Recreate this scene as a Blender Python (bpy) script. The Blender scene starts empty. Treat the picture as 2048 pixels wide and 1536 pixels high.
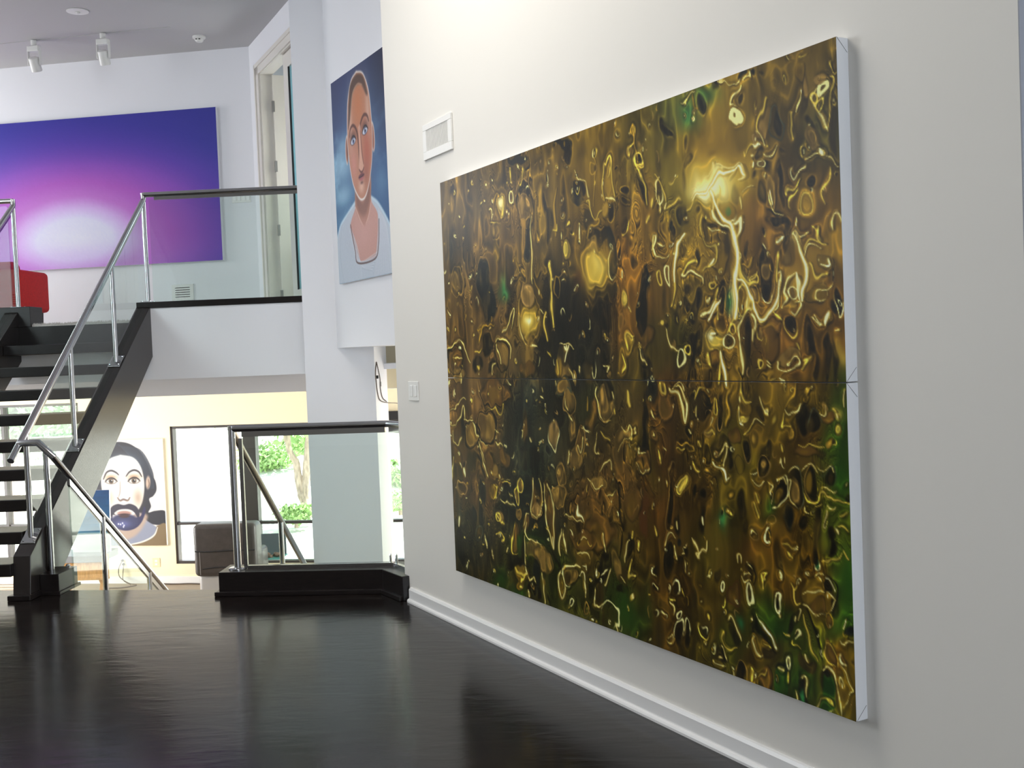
import bpy, bmesh, math, random
import numpy as np
from mathutils import Vector, Matrix
R = math.radians
random.seed(7)
SC = bpy.context.scene
COL = SC.collection

# ------------------------------------------------------------------ camera
EYE = np.array([0.0, 0.0, 1.55])
FPX = 2200.0
_y, _p, _r = R(-2.5), R(1.85), R(2.27)
FWD = np.array([math.sin(_y) * math.cos(_p), math.cos(_y) * math.cos(_p), -math.sin(_p)])
_r0 = np.array([math.cos(_y), -math.sin(_y), 0.0]); _u0 = np.cross(_r0, FWD)
RGT = _r0 * math.cos(_r) - _u0 * math.sin(_r)
UPV = np.cross(RGT, FWD)
cam_d = bpy.data.cameras.new('camera'); cam = bpy.data.objects.new('camera', cam_d); COL.objects.link(cam)
cam_d.sensor_fit = 'HORIZONTAL'; cam_d.sensor_width = 36.0; cam_d.lens = FPX / 2048 * 36.0
cam_d.clip_start = 0.05; cam_d.clip_end = 300
cam.matrix_world = Matrix(((RGT[0], UPV[0], -FWD[0], EYE[0]), (RGT[1], UPV[1], -FWD[1], EYE[1]),
                           (RGT[2], UPV[2], -FWD[2], EYE[2]), (0, 0, 0, 1)))
SC.camera = cam

# ------------------------------------------------------------------ world, sun, daylight, exposure
SC.view_settings.view_transform = 'Standard'; SC.view_settings.look = 'None'
SC.view_settings.gamma = 1.0; SC.view_settings.use_curve_mapping = False
SC.view_settings.exposure = 0.0
world = bpy.data.worlds.new('sky'); SC.world = world; world.use_nodes = True
wn = world.node_tree.nodes; bg = wn['Background']
bg.inputs[0].default_value = (0.80, 0.90, 1.0, 1); bg.inputs[1].default_value = 3.0

def area(name, loc, direction, sx, sy, power, color=(1, 1, 1), spread=180):
    l = bpy.data.lights.new(name, 'AREA'); l.shape = 'RECTANGLE'; l.size = sx; l.size_y = sy
    l.energy = power; l.color = color; l.spread = R(spread)
    o = bpy.data.objects.new(name, l); COL.objects.link(o); o.location = loc
    o.rotation_euler = Vector(direction).to_track_quat('-Z', 'Z').to_euler()
    return o

sun_d = bpy.data.lights.new('sun', 'SUN'); sun_d.energy = 19.0; sun_d.angle = R(0.6); sun_d.color = (1, 0.96, 0.88)
sun = bpy.data.objects.new('sun', sun_d); COL.objects.link(sun)
sun.rotation_euler = Vector((-0.50, -0.30, -0.95)).to_track_quat('-Z', 'Y').to_euler()
# daylight entering through the tall windows of the left wall, the windows behind the viewer,
# plus added fill lights: under the ceiling, in the studio, in the closet
area('daylight_left_window', (-7.3, 5.4, 3.4), (1, -0.05, -0.12), 4.0, 2.4, 104, (0.94, 0.965, 1.0))
area('daylight_back_window', (2.3, -3.8, 2.2), (-0.12, 1, -0.05), 3.2, 3.0, 88, (0.90, 0.95, 1.0))
area('skylight_stand_in', (-1.62, 4.75, 4.74), (0, 0, -1), 2.4, 1.8, 106, (1.0, 0.965, 0.90))  # added under the closed ceiling, stands in for a skylight; lifts the upper wall
area('daylight_upper_window', (-7.8, 10.55, 3.4), (1, 0.1, -0.05), 1.0, 2.2, 52, (1.0, 0.98, 0.96))
area('studio_fill_right', (3.9, 12.4, 0.0), (-1, 0.25, -0.02), 3.0, 2.0, 250, (1.0, 0.98, 0.94), 100)  # added fill at an unseen side opening, brightens the cream studio wall
area('studio_fill_left', (-9.9, 11.8, 0.0), (1, 0.35, -0.02), 3.0, 2.0, 165, (1.0, 0.98, 0.95), 100)  # second added fill, from the unseen left side of the studio
area('closet_fill', (-1.72, 11.14, 3.2), (-0.8776, -0.4795, 0), 0.7, 2.0, 26, (0.92, 0.98, 1.0))  # added inside the windowless closet to light the frosted door glass
# ------------------------------------------------------------------ helpers
def pix(x, y, n, c):
    """Point where the photograph's pixel meets the plane n.p = c (surveying aid for real surfaces)."""
    n = np.array(n, float); d = FWD + RGT * (x - 1024) / FPX - UPV * (y - 768) / FPX
    return EYE + d * ((c - n @ EYE) / (n @ d))

def tag(o, label=None, cat=None, group=None, kind=None):
    if label: o['label'] = label
    if cat: o['category'] = cat
    if group: o['group'] = group
    if kind: o['kind'] = kind
    return o

def empty(name, loc, label=None, cat=None, group=None, rz=0.0, kind=None):
    o = bpy.data.objects.new(name, None); COL.objects.link(o); o.empty_display_size = 0.1
    o.location = loc; o.rotation_euler = (0, 0, rz)
    return tag(o, label, cat, group, kind)

class MB:
    def __init__(s): s.v = []; s.f = []
    def add(s, vs, fs):
        k = len(s.v); s.v += [tuple(map(float, q)) for q in vs]; s.f += [[i + k for i in f] for f in fs]; return s
    def box(s, x0, x1, y0, y1, z0, z1):
        return s.add([(x0,y0,z0),(x1,y0,z0),(x1,y1,z0),(x0,y1,z0),(x0,y0,z1),(x1,y0,z1),(x1,y1,z1),(x0,y1,z1)],
                     [(0,3,2,1),(4,5,6,7),(0,1,5,4),(1,2,6,5),(2,3,7,6),(3,0,4,7)])
    def hexa(s, a, b):
        """a, b: two quads (4 points each), joined"""
        return s.add(list(a) + list(b), [(3,2,1,0),(4,5,6,7),(0,1,5,4),(1,2,6,5),(2,3,7,6),(3,0,4,7)])
    def obox(s, o, ax, ay, x0, x1, y0, y1, z0, z1):
        """box in a frame with origin o and horizontal axes ax, ay"""
        o = np.array(o, float); ax = np.array(ax, float); ay = np.array(ay, float); ez = np.array([0,0,1.])
        q = lambda x, y, z: o + ax * x + ay * y + ez * z
        return s.hexa([q(x0,y0,z0),q(x1,y0,z0),q(x1,y1,z0),q(x0,y1,z0)], [q(x0,y0,z1),q(x1,y0,z1),q(x1,y1,z1),q(x0,y1,z1)])
    def prism(s, poly, z0, z1):
        n = len(poly); vs = [(p[0],p[1],z0) for p in poly] + [(p[0],p[1],z1) for p in poly]
        return s.add(vs, [list(range(n))[::-1], list(range(n, 2*n))] + [(i,(i+1)%n,n+(i+1)%n,n+i) for i in range(n)])
    def extr(s, poly, d):
        """closed polygon of 3D points extruded by vector d"""
        n = len(poly); d = np.array(d, float); vs = [np.array(p, float) for p in poly]; vs = vs + [p + d for p in vs]
        return s.add(vs, [list(range(n))[::-1], list(range(n, 2*n))] + [(i,(i+1)%n,n+(i+1)%n,n+i) for i in range(n)])
    def tube(s, pts, r, n=12, cap=True):
        pts = [np.array(p, float) for p in pts]; rs = r if hasattr(r, '__len__') else [r]*len(pts)
        k = len(s.v); up = None
        for i, p in enumerate(pts):
            a = pts[min(i+1, len(pts)-1)] - pts[max(i-1, 0)]; 
            if 0 < i < len(pts)-1:
                d1 = p - pts[i-1]; d2 = pts[i+1] - p
                a = d1/np.linalg.norm(d1) + d2/np.linalg.norm(d2)
            a = a/np.linalg.norm(a)
            if up is None: up = np.array([0,0,1.]) if abs(a[2]) < .9 else np.array([1.,0,0])
            x = np.cross(a, up); x /= np.linalg.norm(x); y = np.cross(x, a); up = y
            sc = 1.0
            if 0 < i < len(pts)-1:
                d1 = (p - pts[i-1])/np.linalg.norm(p - pts[i-1]); sc = 1/max(.35, abs(d1 @ a))
                mit = (d1 - a*(d1@a)); m = np.linalg.norm(mit)
            for j in range(n):
                t = 2*math.pi*j/n; o = (x*math.cos(t) + y*math.sin(t))*rs[i]
                if 0 < i < len(pts)-1 and m > 1e-6:
                    q = mit/m; o = o + q*(o@q)*(sc-1)
                s.v.append(tuple(p+o))
        for i in range(len(pts)-1):
            for j in range(n):
                s.f.append([k+i*n+j, k+i*n+(j+1)%n, k+(i+1)*n+(j+1)%n, k+(i+1)*n+j])
        if cap:
            s.f.append([k+j for j in range(n)][::-1]); s.f.append([k+(len(pts)-1)*n+j for j in range(n)])
        return s
    def lathe(s, prof, c, n=24, axis='Z'):
        k = len(s.v)
        for (r, h) in prof:
            for j in range(n):
                t = 2*math.pi*j/n; x, y = r*math.cos(t), r*math.sin(t)
                q = {'Z': (x,y,h), 'Y': (x,h,y), 'X': (h,x,y)}[axis]
                s.v.append((c[0]+q[0], c[1]+q[1], c[2]+q[2]))
        for i in range(len(prof)-1):
            for j in range(n):
                s.f.append([k+i*n+j, k+i*n+(j+1)%n, k+(i+1)*n+(j+1)%n, k+(i+1)*n+j])
        s.f.append([k+j for j in range(n)][::-1]); s.f.append([k+(len(prof)-1)*n+j for j in range(n)])
        return s
    def build(s, name, mat, parent=None, smooth=False, bevel=0.0, seg=2, kind=None):
        me = bpy.data.meshes.new(name); me.from_pydata(s.v, [], s.f)
        bm = bmesh.new(); bm.from_mesh(me); bmesh.ops.recalc_face_normals(bm, faces=bm.faces)
        if bevel > 0:
            es = [e for e in bm.edges if len(e.link_faces) == 2 and e.calc_face_angle(0) > 0.5]
            bmesh.ops.bevel(bm, geom=es, offset=bevel, segments=seg, affect='EDGES', profile=0.5)
        bm.to_mesh(me); bm.free()
        if mat: me.materials.append(mat)
        if smooth:
            for p_ in me.polygons: p_.use_smooth = True
            try: me.set_sharp_from_angle(angle=R(40))
            except Exception: pass
        o = bpy.data.objects.new(name, me); COL.objects.link(o)
        if parent is not None:
            bpy.context.view_layer.update()
            o.parent = parent; o.matrix_parent_inverse = parent.matrix_world.inverted()
        if kind: o['kind'] = kind
        return o

def structure(name, mb, mat, bevel=0.0, parent=None):
    o = mb.build(name, mat, parent, bevel=bevel)
    if parent is None: o['kind'] = 'structure'
    return o

# ------------------------------------------------------------------ materials
def mat_new(name):
    m = bpy.data.materials.new(name); m.use_nodes = True
    return m, m.node_tree.nodes, m.node_tree.links, m.node_tree.nodes['Principled BSDF']

def mat(name, col, rough=0.5, metal=0.0, spec=0.5, noise=0.0, nscale=20.0, bump=0.0, bscale=120.0, stretch=(1,1,1), emit=None, coat=0.0):
    m, n, l, b = mat_new(name)
    b.inputs['Base Color'].default_value = (*col, 1); b.inputs['Roughness'].default_value = rough
    b.inputs['Metallic'].default_value = metal; b.inputs['Specular IOR Level'].default_value = spec
    b.inputs['Coat Weight'].default_value = coat
    if noise or bump:
        tc = n.new('ShaderNodeTexCoord'); mp = n.new('ShaderNodeMapping'); mp.inputs['Scale'].default_value = stretch
        l.new(tc.outputs['Object'], mp.inputs['Vector'])
    if noise:
        t = n.new('ShaderNodeTexNoise'); t.inputs['Scale'].default_value = nscale; t.inputs['Detail'].default_value = 5
        l.new(mp.outputs['Vector'], t.inputs['Vector'])
        r = n.new('ShaderNodeMapRange'); r.inputs[1].default_value = .3; r.inputs[2].default_value = .7
        r.inputs[3].default_value = 1 - noise; r.inputs[4].default_value = 1 + noise
        l.new(t.outputs['Fac'], r.inputs[0])
        mx = n.new('ShaderNodeVectorMath'); mx.operation = 'SCALE'; mx.inputs[0].default_value = col
        l.new(r.outputs[0], mx.inputs['Scale']); l.new(mx.outputs[0], b.inputs['Base Color'])
    if bump:
        t2 = n.new('ShaderNodeTexNoise'); t2.inputs['Scale'].default_value = bscale; t2.inputs['Detail'].default_value = 4
        l.new(mp.outputs['Vector'], t2.inputs['Vector'])
        bp = n.new('ShaderNodeBump'); bp.inputs['Strength'].default_value = bump; bp.inputs['Distance'].default_value = 0.004
        l.new(t2.outputs['Fac'], bp.inputs['Height']); l.new(bp.outputs['Normal'], b.inputs['Normal'])
    if emit:
        b.inputs['Emission Color'].default_value = (*emit[:3], 1); b.inputs['Emission Strength'].default_value = emit[3]
    return m

def glass_mat(name, tint, refl_ior=1.5, rough=0.0):
    m, n, l, b = mat_new(name); out = n['Material Output']; n.remove(b)
    tr = n.new('ShaderNodeBsdfTransparent'); tr.inputs[0].default_value = (*tint, 1)
    gl = n.new('ShaderNodeBsdfGlossy'); gl.inputs['Roughness'].default_value = rough
    fr = n.new('ShaderNodeFresnel'); fr.inputs['IOR'].default_value = refl_ior
    mx = n.new('ShaderNodeMixShader')
    ge = n.new('ShaderNodeNewGeometry'); iv = n.new('ShaderNodeMath'); iv.operation = 'SUBTRACT'; iv.inputs[0].default_value = 1.0; l.new(ge.outputs['Backfacing'], iv.inputs[1])
    mu = n.new('ShaderNodeMath'); mu.operation = 'MULTIPLY'; l.new(fr.outputs[0], mu.inputs[0]); l.new(iv.outputs[0], mu.inputs[1])   # one reflecting face per sheet
    l.new(mu.outputs[0], mx.inputs[0]); l.new(tr.outputs[0], mx.inputs[1]); l.new(gl.outputs[0], mx.inputs[2])
    l.new(mx.outputs[0], out.inputs[0]); return m

def paint_mat(name, rough=0.45, spec=0.4):
    """a painted surface: the pigment of each spot is stored on the surface as a colour attribute"""
    m, n, l, b = mat_new(name)
    a = n.new('ShaderNodeAttribute'); a.attribute_name = 'pigment'
    l.new(a.outputs['Color'], b.inputs['Base Color']); b.inputs['Roughness'].default_value = rough; b.inputs['Specular IOR Level'].default_value = spec
    tc = n.new('ShaderNodeTexCoord'); t = n.new('ShaderNodeTexNoise'); t.inputs['Scale'].default_value = 90
    l.new(tc.outputs['Object'], t.inputs['Vector'])
    bp = n.new('ShaderNodeBump'); bp.inputs['Strength'].default_value = .08; bp.inputs['Distance'].default_value = .003
    l.new(t.outputs['Fac'], bp.inputs['Height']); l.new(bp.outputs['Normal'], b.inputs['Normal'])
    return m

def floor_mat():
    m, n, l, b = mat_new('dark_stained_oak')
    tc = n.new('ShaderNodeTexCoord'); mp = n.new('ShaderNodeMapping')
    mp.inputs['Rotation'].default_value = (0, 0, R(4)); mp.inputs['Scale'].default_value = (1.3, 3.6, 1)
    l.new(tc.outputs['Object'], mp.inputs['Vector'])
    w = n.new('ShaderNodeTexNoise'); w.inputs['Scale'].default_value = 1.3; w.inputs['Detail'].default_value = 3
    l.new(mp.outputs['Vector'], w.inputs['Vector'])
    mu = n.new('ShaderNodeMath'); mu.operation = 'MULTIPLY'; mu.inputs[1].default_value = 26; l.new(w.outputs['Fac'], mu.inputs[0])
    sn = n.new('ShaderNodeMath'); sn.operation = 'SINE'; l.new(mu.outputs[0], sn.inputs[0])
    n2 = n.new('ShaderNodeTexNoise'); n2.inputs['Scale'].default_value = 9; n2.inputs['Detail'].default_value = 6
    l.new(mp.outputs['Vector'], n2.inputs['Vector'])
    ad = n.new('ShaderNodeMath'); ad.operation = 'MULTIPLY_ADD'; ad.inputs[1].default_value = .35
    l.new(sn.outputs[0], ad.inputs[0]); l.new(n2.outputs['Fac'], ad.inputs[2])
    cr = n.new('ShaderNodeValToRGB'); cr.color_ramp.elements[0].color = (.0045,.0032,.0030,1); cr.color_ramp.elements[1].color = (.012,.0085,.0075,1)
    l.new(ad.outputs[0], cr.inputs[0]); l.new(cr.outputs[0], b.inputs['Base Color'])
    bp = n.new('ShaderNodeBump'); bp.inputs['Strength'].default_value = .085; bp.inputs['Distance'].default_value = .005
    l.new(ad.outputs[0], bp.inputs['Height']); l.new(bp.outputs['Normal'], b.inputs['Normal'])
    b.inputs['Roughness'].default_value = .4; b.inputs['Specular IOR Level'].default_value = .0
    b.inputs['Coat Weight'].default_value = 1.0; b.inputs['Coat Roughness'].default_value = .17; b.inputs['Coat IOR'].default_value = 1.36
    l.new(bp.outputs['Normal'], b.inputs['Coat Normal'])
    return m

M = {}
M['floor'] = floor_mat()
M['wall'] = mat('warm_white_wall_paint', (.77,.742,.69), .6, bump=.02, bscale=300)
M['wall_cool'] = mat('blue_lit_white_wall_paint', (.87,.87,.905), .6, bump=.02, bscale=300)  # bluish window light mixed into the white paint colour
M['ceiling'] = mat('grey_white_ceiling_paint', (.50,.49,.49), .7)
M['cream'] = mat('cream_wall_paint', (.86,.765,.54), .6)
M['trim'] = mat('white_trim_gloss', (.80,.79,.78), .3)
M['doorp'] = mat('ivory_door_paint', (.78,.74,.68), .35)
M['dark'] = mat('black_brown_stained_wood', (.010,.0072,.0068), .30, noise=.35, nscale=7, stretch=(2,2,9), spec=.4)
M['stringer'] = mat('dark_stained_stringer_wood', (.016,.012,.011), .24, noise=.4, nscale=10, stretch=(1,8,1), spec=.6)
M['steel'] = mat('brushed_stainless_steel', (.50,.50,.51), .17, metal=1.0, bump=.03, bscale=400, stretch=(1,1,.1))
M['glass'] = glass_mat('clear_greenish_glass', (.90,.955,.935))
M['pane'] = glass_mat('window_glass', (.97,.985,.98))
def frost_mat():
    m, n, l, b = mat_new('frosted_blue_glass'); t = n.new('ShaderNodeBsdfTranslucent'); t.inputs[0].default_value = (.55,.80,.86,1)
    b.inputs['Base Color'].default_value = (.42,.62,.68,1); b.inputs['Roughness'].default_value = .25
    mx = n.new('ShaderNodeMixShader'); mx.inputs[0].default_value = .65; l.new(b.outputs[0], mx.inputs[1]); l.new(t.outputs[0], mx.inputs[2])
    l.new(mx.outputs[0], n['Material Output'].inputs[0]); return m
M['frost'] = frost_mat()
M['canvas'] = mat('white_canvas_edge', (.80,.81,.84), .7, bump=.05, bscale=500)
M['paint_gloss'] = paint_mat('oil_paint_glossy', .30, .09)
M['reflector'] = mat('recess_shaded_reflector', (.30,.29,.29), .2, metal=1.0)  # metal greyed to give the shallow dish the dark of a recess
M['paint'] = paint_mat('oil_paint_satin', .5)
M['plastic'] = mat('white_plastic', (.80,.79,.76), .35)
M['rocker'] = mat('white_rocker_plastic', (.85,.85,.83), .25)
M['gap'] = mat('dark_gap', (.06,.055,.05), .8)
M['carpet'] = mat('off_white_carpet', (.62,.58,.55), .95, noise=.15, nscale=150, bump=.6, bscale=200)
M['red'] = mat('red_upholstery', (.55,.012,.010), .75, noise=.12, nscale=60, bump=.1)
M['frame'] = mat('dark_bronze_window_frame', (.045,.038,.036), .4)
M['oak'] = mat('light_oak_floor', (.28,.21,.145), .4, noise=.15, nscale=8, stretch=(1,8,1))
M['pine'] = mat('orange_pine_wood', (.62,.33,.12), .5, noise=.2, nscale=10, stretch=(6,1,1))
M['greytop'] = mat('grey_table_top', (.25,.26,.27), .4)
M['leather'] = mat('grey_brown_leather', (.060,.050,.046), .42, noise=.15, nscale=15, bump=.2, bscale=60)
M['seam'] = mat('pale_seam_thread', (.18,.16,.15), .6)
M['silver'] = mat('silver_grey_vinyl', (.42,.40,.38), .35)
M['black'] = mat('matte_black', (.012,.012,.013), .5)
M['cloth'] = mat('white_crumpled_cloth', (.75,.70,.72), .8)
M['chrome'] = mat('mirror_chrome', (.8,.8,.82), .08, metal=1.0)
M['hinge'] = mat('satin_nickel_hinge', (.42,.40,.38), .35, metal=1.0)
M['stone'] = mat('brown_stone', (.16,.11,.08), .8, noise=.4, nscale=12)
M['teal'] = mat('teal_glass_edge', (.15,.45,.42), .15)
M['slate'] = mat('slate_grey_panel', (.09,.11,.12), .5)
M['bark'] = mat('pinkish_brown_bark', (.44,.34,.29), .9, noise=.35, nscale=9, bump=.6, bscale=25, stretch=(3,3,1))
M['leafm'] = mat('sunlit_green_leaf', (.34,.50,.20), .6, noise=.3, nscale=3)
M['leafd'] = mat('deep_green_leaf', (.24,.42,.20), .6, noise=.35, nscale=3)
M['ground'] = mat('pale_dry_garden_ground', (.62,.62,.55), .9, noise=.12, nscale=1.5)
M['paving'] = mat('pale_concrete_paving', (.66,.66,.63), .85, noise=.08, nscale=3)
M['end_shade'] = mat('grey_blue_end_shade', (.30,.31,.35), .6)  # shade of the wall's end face put into the colour
M['cable'] = mat('grey_brown_cable', (.10,.075,.06), .6)
M['cream_plate'] = mat('ivory_outlet_plate', (.80,.66,.42), .4)
# ------------------------------------------------------------------ surveyed frames
WA = R(30.3)
W = np.array([-math.sin(WA), math.cos(WA), 0.0])        # along the right wall, away from the viewer
N = np.array([math.cos(WA), math.sin(WA), 0.0])         # into the right wall
CW = 2.578                                              # right wall face: N.p = CW
TV = np.array([math.cos(R(7)), -math.sin(R(7)), 0.0])   # along the far walls
FN = np.array([math.sin(R(7)), math.cos(R(7)), 0.0])    # into the far walls
CF = FN @ np.array([-3, 11.4, 0]); CL = FN @ np.array([-5.37, 14.4, 0])
EZ = np.array([0, 0, 1.0])
rw = lambda w, off, z: W * w + N * (CW - off) + EZ * z
fw = lambda s, off, z: TV * s + FN * (CF - off) + EZ * z
lw = lambda s, off, z: TV * s + FN * (CL - off) + EZ * z
ZC, ZL, ZS = 4.79, 1.93, -1.40                          # ceiling, landing floor, studio floor

# ------------------------------------------------------------------ floors and ceilings
structure('floor', MB().prism([(-7.6,-4.1),(4.3,-4.1),(4.3,1.0),(1.6,2.6),(-0.72,6.75),(-0.9,7.12),(-2.3,7.29),(-3.42,7.42),(-7.6,7.93)], -.25, 0), M['floor'])
structure('floor_studio', MB().box(-10.3, 4.3, 7.3, 15.2, ZS-.15, ZS), M['oak'])
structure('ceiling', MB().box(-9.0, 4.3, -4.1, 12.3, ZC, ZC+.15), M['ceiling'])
structure('ceiling_studio', MB().box(-10.3, 4.3, 9.80, 15.2, 1.41, 1.46), M['wall_cool'])
structure('floor_landing', MB().box(-8.3, -2.166, 9.62, 12.1, 1.47, ZL-.02), M['wall_cool'])

# ------------------------------------------------------------------ right wall (painting wall)
w0, w1 = 1.95, 6.438
structure('wall_right', MB().prism([rw(w0,0,0)[:2], rw(w1,0,0)[:2], rw(w1,-.33,0)[:2], rw(w0,-.33,0)[:2]], 0, ZC), M['wall'])
structure('wall_end_shade', MB().prism([rw(w0,0,0)[:2], rw(w0-.004,0,0)[:2], rw(w0-.004,-.33,0)[:2], rw(w0,-.33,0)[:2]], 0, ZC), M['end_shade'])  # thin sheet added over the wall end, coloured dark in place of shade
# baseboard: flat board, bright chamfered cap, round shoe
prof = [(0,0),(.034,0),(.034,.010),(.030,.018),(.020,.022),(.019,.026),(.019,.076),(.012,.088),(0,.090)]
structure('baseboard_right', MB().extr([rw(w0-.0, o, z) for o, z in prof], W*(w1-.10-w0)), M['trim'])

# ------------------------------------------------------------------ column, bulkhead with portrait, hidden shell
structure('wall_column', MB().box(-2.165, -1.57, 9.30, 9.95, ZS, ZC), M['wall_cool'])
A = np.array([-1.88, 9.30, 0])
bulk = [A, A - W*2.35, A - W*2.35 + N*.45, A + N*.45 - W*.15]
structure('wall_bulkhead', MB().prism([p[:2] for p in bulk], 1.612, ZC), M['wall_cool'])
structure('wall_back_upper', MB().box(-1.95, 4.3, 10.40, 10.55, 1.22, ZC), M['cream'])
structure('trim_1', MB().obox(FN*(FN@np.array([-3,10.6,0])), TV, FN, -12, 2.4, 0, .18, 1.215, 1.41), M['wall_cool'])   # beam under the landing
structure('wall_outer_right', MB().box(4.2, 4.35, -4.1, 10.4, ZS, ZC).box(4.2,4.35,14.0,15.2,ZS,1.41).box(4.2,4.35,10.4,14.0,ZS,-1.0).box(4.2,4.35,10.4,14.0,1.0,1.41), M['wall_cool'])
structure('wall_back', MB().box(-7.6, .7, -4.2, -4.05, -.25, ZC).box(3.9, 4.3, -4.2, -4.05, -.25, ZC).box(.7, 3.9, -4.2, -4.05, -.25, .7).box(.7, 3.9, -4.2, -4.05, 3.7, ZC), M['wall'])
lx0, lx1 = -7.65, -7.5
structure('wall_left', MB().box(lx0,lx1,-4.1,3.4,-.25,ZC).box(lx0,lx1,7.4,9.62,-.25,ZC).box(lx0,lx1,3.4,7.4,-.25,2.2).box(lx0,lx1,3.4,7.4,4.65,ZC), M['wall'])
structure('wall_left_upper', MB().box(-8.35,-8.2,9.6,10.0,1.47,ZC).box(-8.35,-8.2,11.1,12.3,1.47,ZC).box(-8.35,-8.2,10.0,11.1,1.47,2.3).box(-8.35,-8.2,10.0,11.1,4.5,ZC).box(-8.3,-7.5,9.60,9.66,-.25,ZC), M['wall_cool'])
structure('wall_studio_left', MB().box(-10.4,-10.25,7.3,9.8,ZS,1.41).box(-10.4,-10.25,13.4,15.2,ZS,1.41).box(-10.4,-10.25,9.8,13.4,ZS,-1.0).box(-10.4,-10.25,9.8,13.4,1.0,1.41), M['cream'])
structure('wall_studio_near', MB().prism([(-10.3,7.3),(-7.5,7.3),(-7.5,7.95),(-10.3,7.95)], ZS, 1.41).box(-7.6,-3.44,7.05,7.25,ZS,-.25).box(-2.28,4.3,6.9,7.1,ZS,-.25), M['cream'])

# ------------------------------------------------------------------ upper far wall and door wall
corner = pix(497, 93, FN, CF)
sc_ = corner @ TV
structure('wall_far', MB().obox(FN*CF, TV, FN, -9.9, sc_+.12, 0, .15, ZL-.02, ZC), M['wall_cool'])
D = np.array([.4795, -.8776, 0]); DN = np.array([.8776, .4795, 0])      # along / behind the door wall
C0 = np.array([corner[0], corner[1], 0])
dw = lambda u, d, z: C0 + D*u + DN*d + EZ*z
DB = lambda mb, u0, u1, d0, d1, z0, z1: mb.obox(C0, D, DN, u0, u1, d0, d1, z0, z1)
b = MB(); DB(b, 0, .40, 0, .12, ZL-.02, ZC); DB(b, .40, 2.0, 0, .12, 4.43, ZC); structure('wall_door_side', b, M['wall_cool'])
b = MB(); DB(b, -.2, 1.75, 1.2, 1.3, ZL-.02, ZC); DB(b, -.2, -.1, .16, 1.3, ZL-.02, ZC); DB(b, 1.65, 1.75, .45, 1.3, ZL-.02, ZC); structure('wall_closet', b, M['wall_cool'])
b = MB(); DB(b, -.2, 1.7, .13, 1.2, ZL-.1, ZL-.02); structure('floor_closet', b, M['oak'])
# casing: stepped boards, left and head
cas = empty('trim_2', dw(.33, -.01, ZL), kind='structure')
b = MB(); DB(b, .28, .41, -.018, 0, ZL, 4.50); DB(b, .28, .315, -.030, -.018, ZL, 4.52); b.build('side_casing', M['doorp'], cas)
b = MB(); DB(b, .28, 2.0, -.018, 0, 4.41, 4.50); DB(b, .28, 2.0, -.030, -.018, 4.48, 4.52); b.build('head_casing', M['doorp'], cas)
b = MB(); DB(b, .40, .43, 0, .12, ZL, 4.43); DB(b, .40, 2.0, 0, .12, 4.40, 4.43); b.build('jamb', M['doorp'], cas)
# left door leaf, swung inwards on its hinges; right leaf closed
d1 = empty('door_1', dw(.45, .12, ZL), kind='structure')
la = R(4); LD = DN*math.cos(la) + D*math.sin(la); LT = D*math.cos(la) - DN*math.sin(la)
o1 = dw(.44, .11, 0)
ob = lambda mb, x0, x1, y0, y1, z0, z1: mb.obox(o1, LD, LT, x0, x1, y0, y1, z0, z1)
b = MB(); ob(b, 0, .13, 0, .045, ZL+.01, 4.39); ob(b, .67, .80, 0, .045, ZL+.01, 4.39); ob(b, .13, .67, 0, .045, ZL+.01, ZL+.25); ob(b, .13, .67, 0, .045, 4.22, 4.39)
b.build('leaf_frame', M['doorp'], d1)
b = MB(); ob(b, .13, .67, .017, .028, ZL+.25, 4.22); b.build('glass_pane', M['frost'], d1)
b = MB(); ob(b, .13, .145, .045, .05, ZL+.25, 4.22); b.build('glazing_bead', M['frame'], d1)
for z in (2.12, 2.78, 3.42, 4.02):
    b = MB(); ob(b, -.012, .012, .020, .052, z, z+.11); b.build('hinge', M['hinge'], d1)
d2 = empty('door_2', dw(1.6, .05, ZL), kind='structure')
b = MB(); DB(b, 1.20, 1.37, .03, .075, ZL+.01, 4.39); DB(b, 1.37, 1.98, .03, .075, ZL+.01, ZL+.25); DB(b, 1.37, 1.98, .03, .075, 4.25, 4.39)
b.build('leaf_frame', M['doorp'], d2)
b = MB(); DB(b, 1.37, 1.98, .045, .06, ZL+.25, 4.25); b.build('glass_pane', M['frost'], d2)
b = MB(); DB(b, 1.366, 1.372, .027, .045, ZL+.25, 4.25); b.build('glazing_bead', M['frame'], d2)

# ------------------------------------------------------------------ landing edge
XR = -3.584                                             # right face of the stair's right stringer
structure('trim_3', MB().box(XR+.0, -2.166, 9.58, 9.80, 1.40, 2.03), M['wall_cool'])               # white fascia
structure('trim_4', MB().box(XR-.12, -2.166, 9.565, 9.82, 2.03, 2.085), M['dark'], bevel=.004)     # dark cap
structure('trim_5', MB().box(-4.77, XR-.12, 9.57, 9.62, 1.74, ZL-.02), M['dark'])                  # dark landing nosing
structure('trim_6', MB().box(-8.2, XR, 9.585, 9.62, 1.40, 1.74), M['wall_cool'])
structure('trim_7', MB().box(-8.2, -4.66, 9.565, 9.80, ZL-.02, 2.09).box(-8.2,-4.77,9.57,9.62,1.74,ZL-.02), M['dark'], bevel=.004)
cpo = MB().prism([(-8.2,9.80),(-4.66,9.80),(-4.66,9.59),(XR-.12,9.59),(XR-.12,9.82),(-2.25,9.82),(-3.097,11.38),(-8.2,12.0)], ZL-.02, ZL).build('carpet', M['carpet'])
tag(cpo, 'off-white fuzzy carpet covering the upper landing at the stair top', 'carpet', kind='structure')
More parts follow.
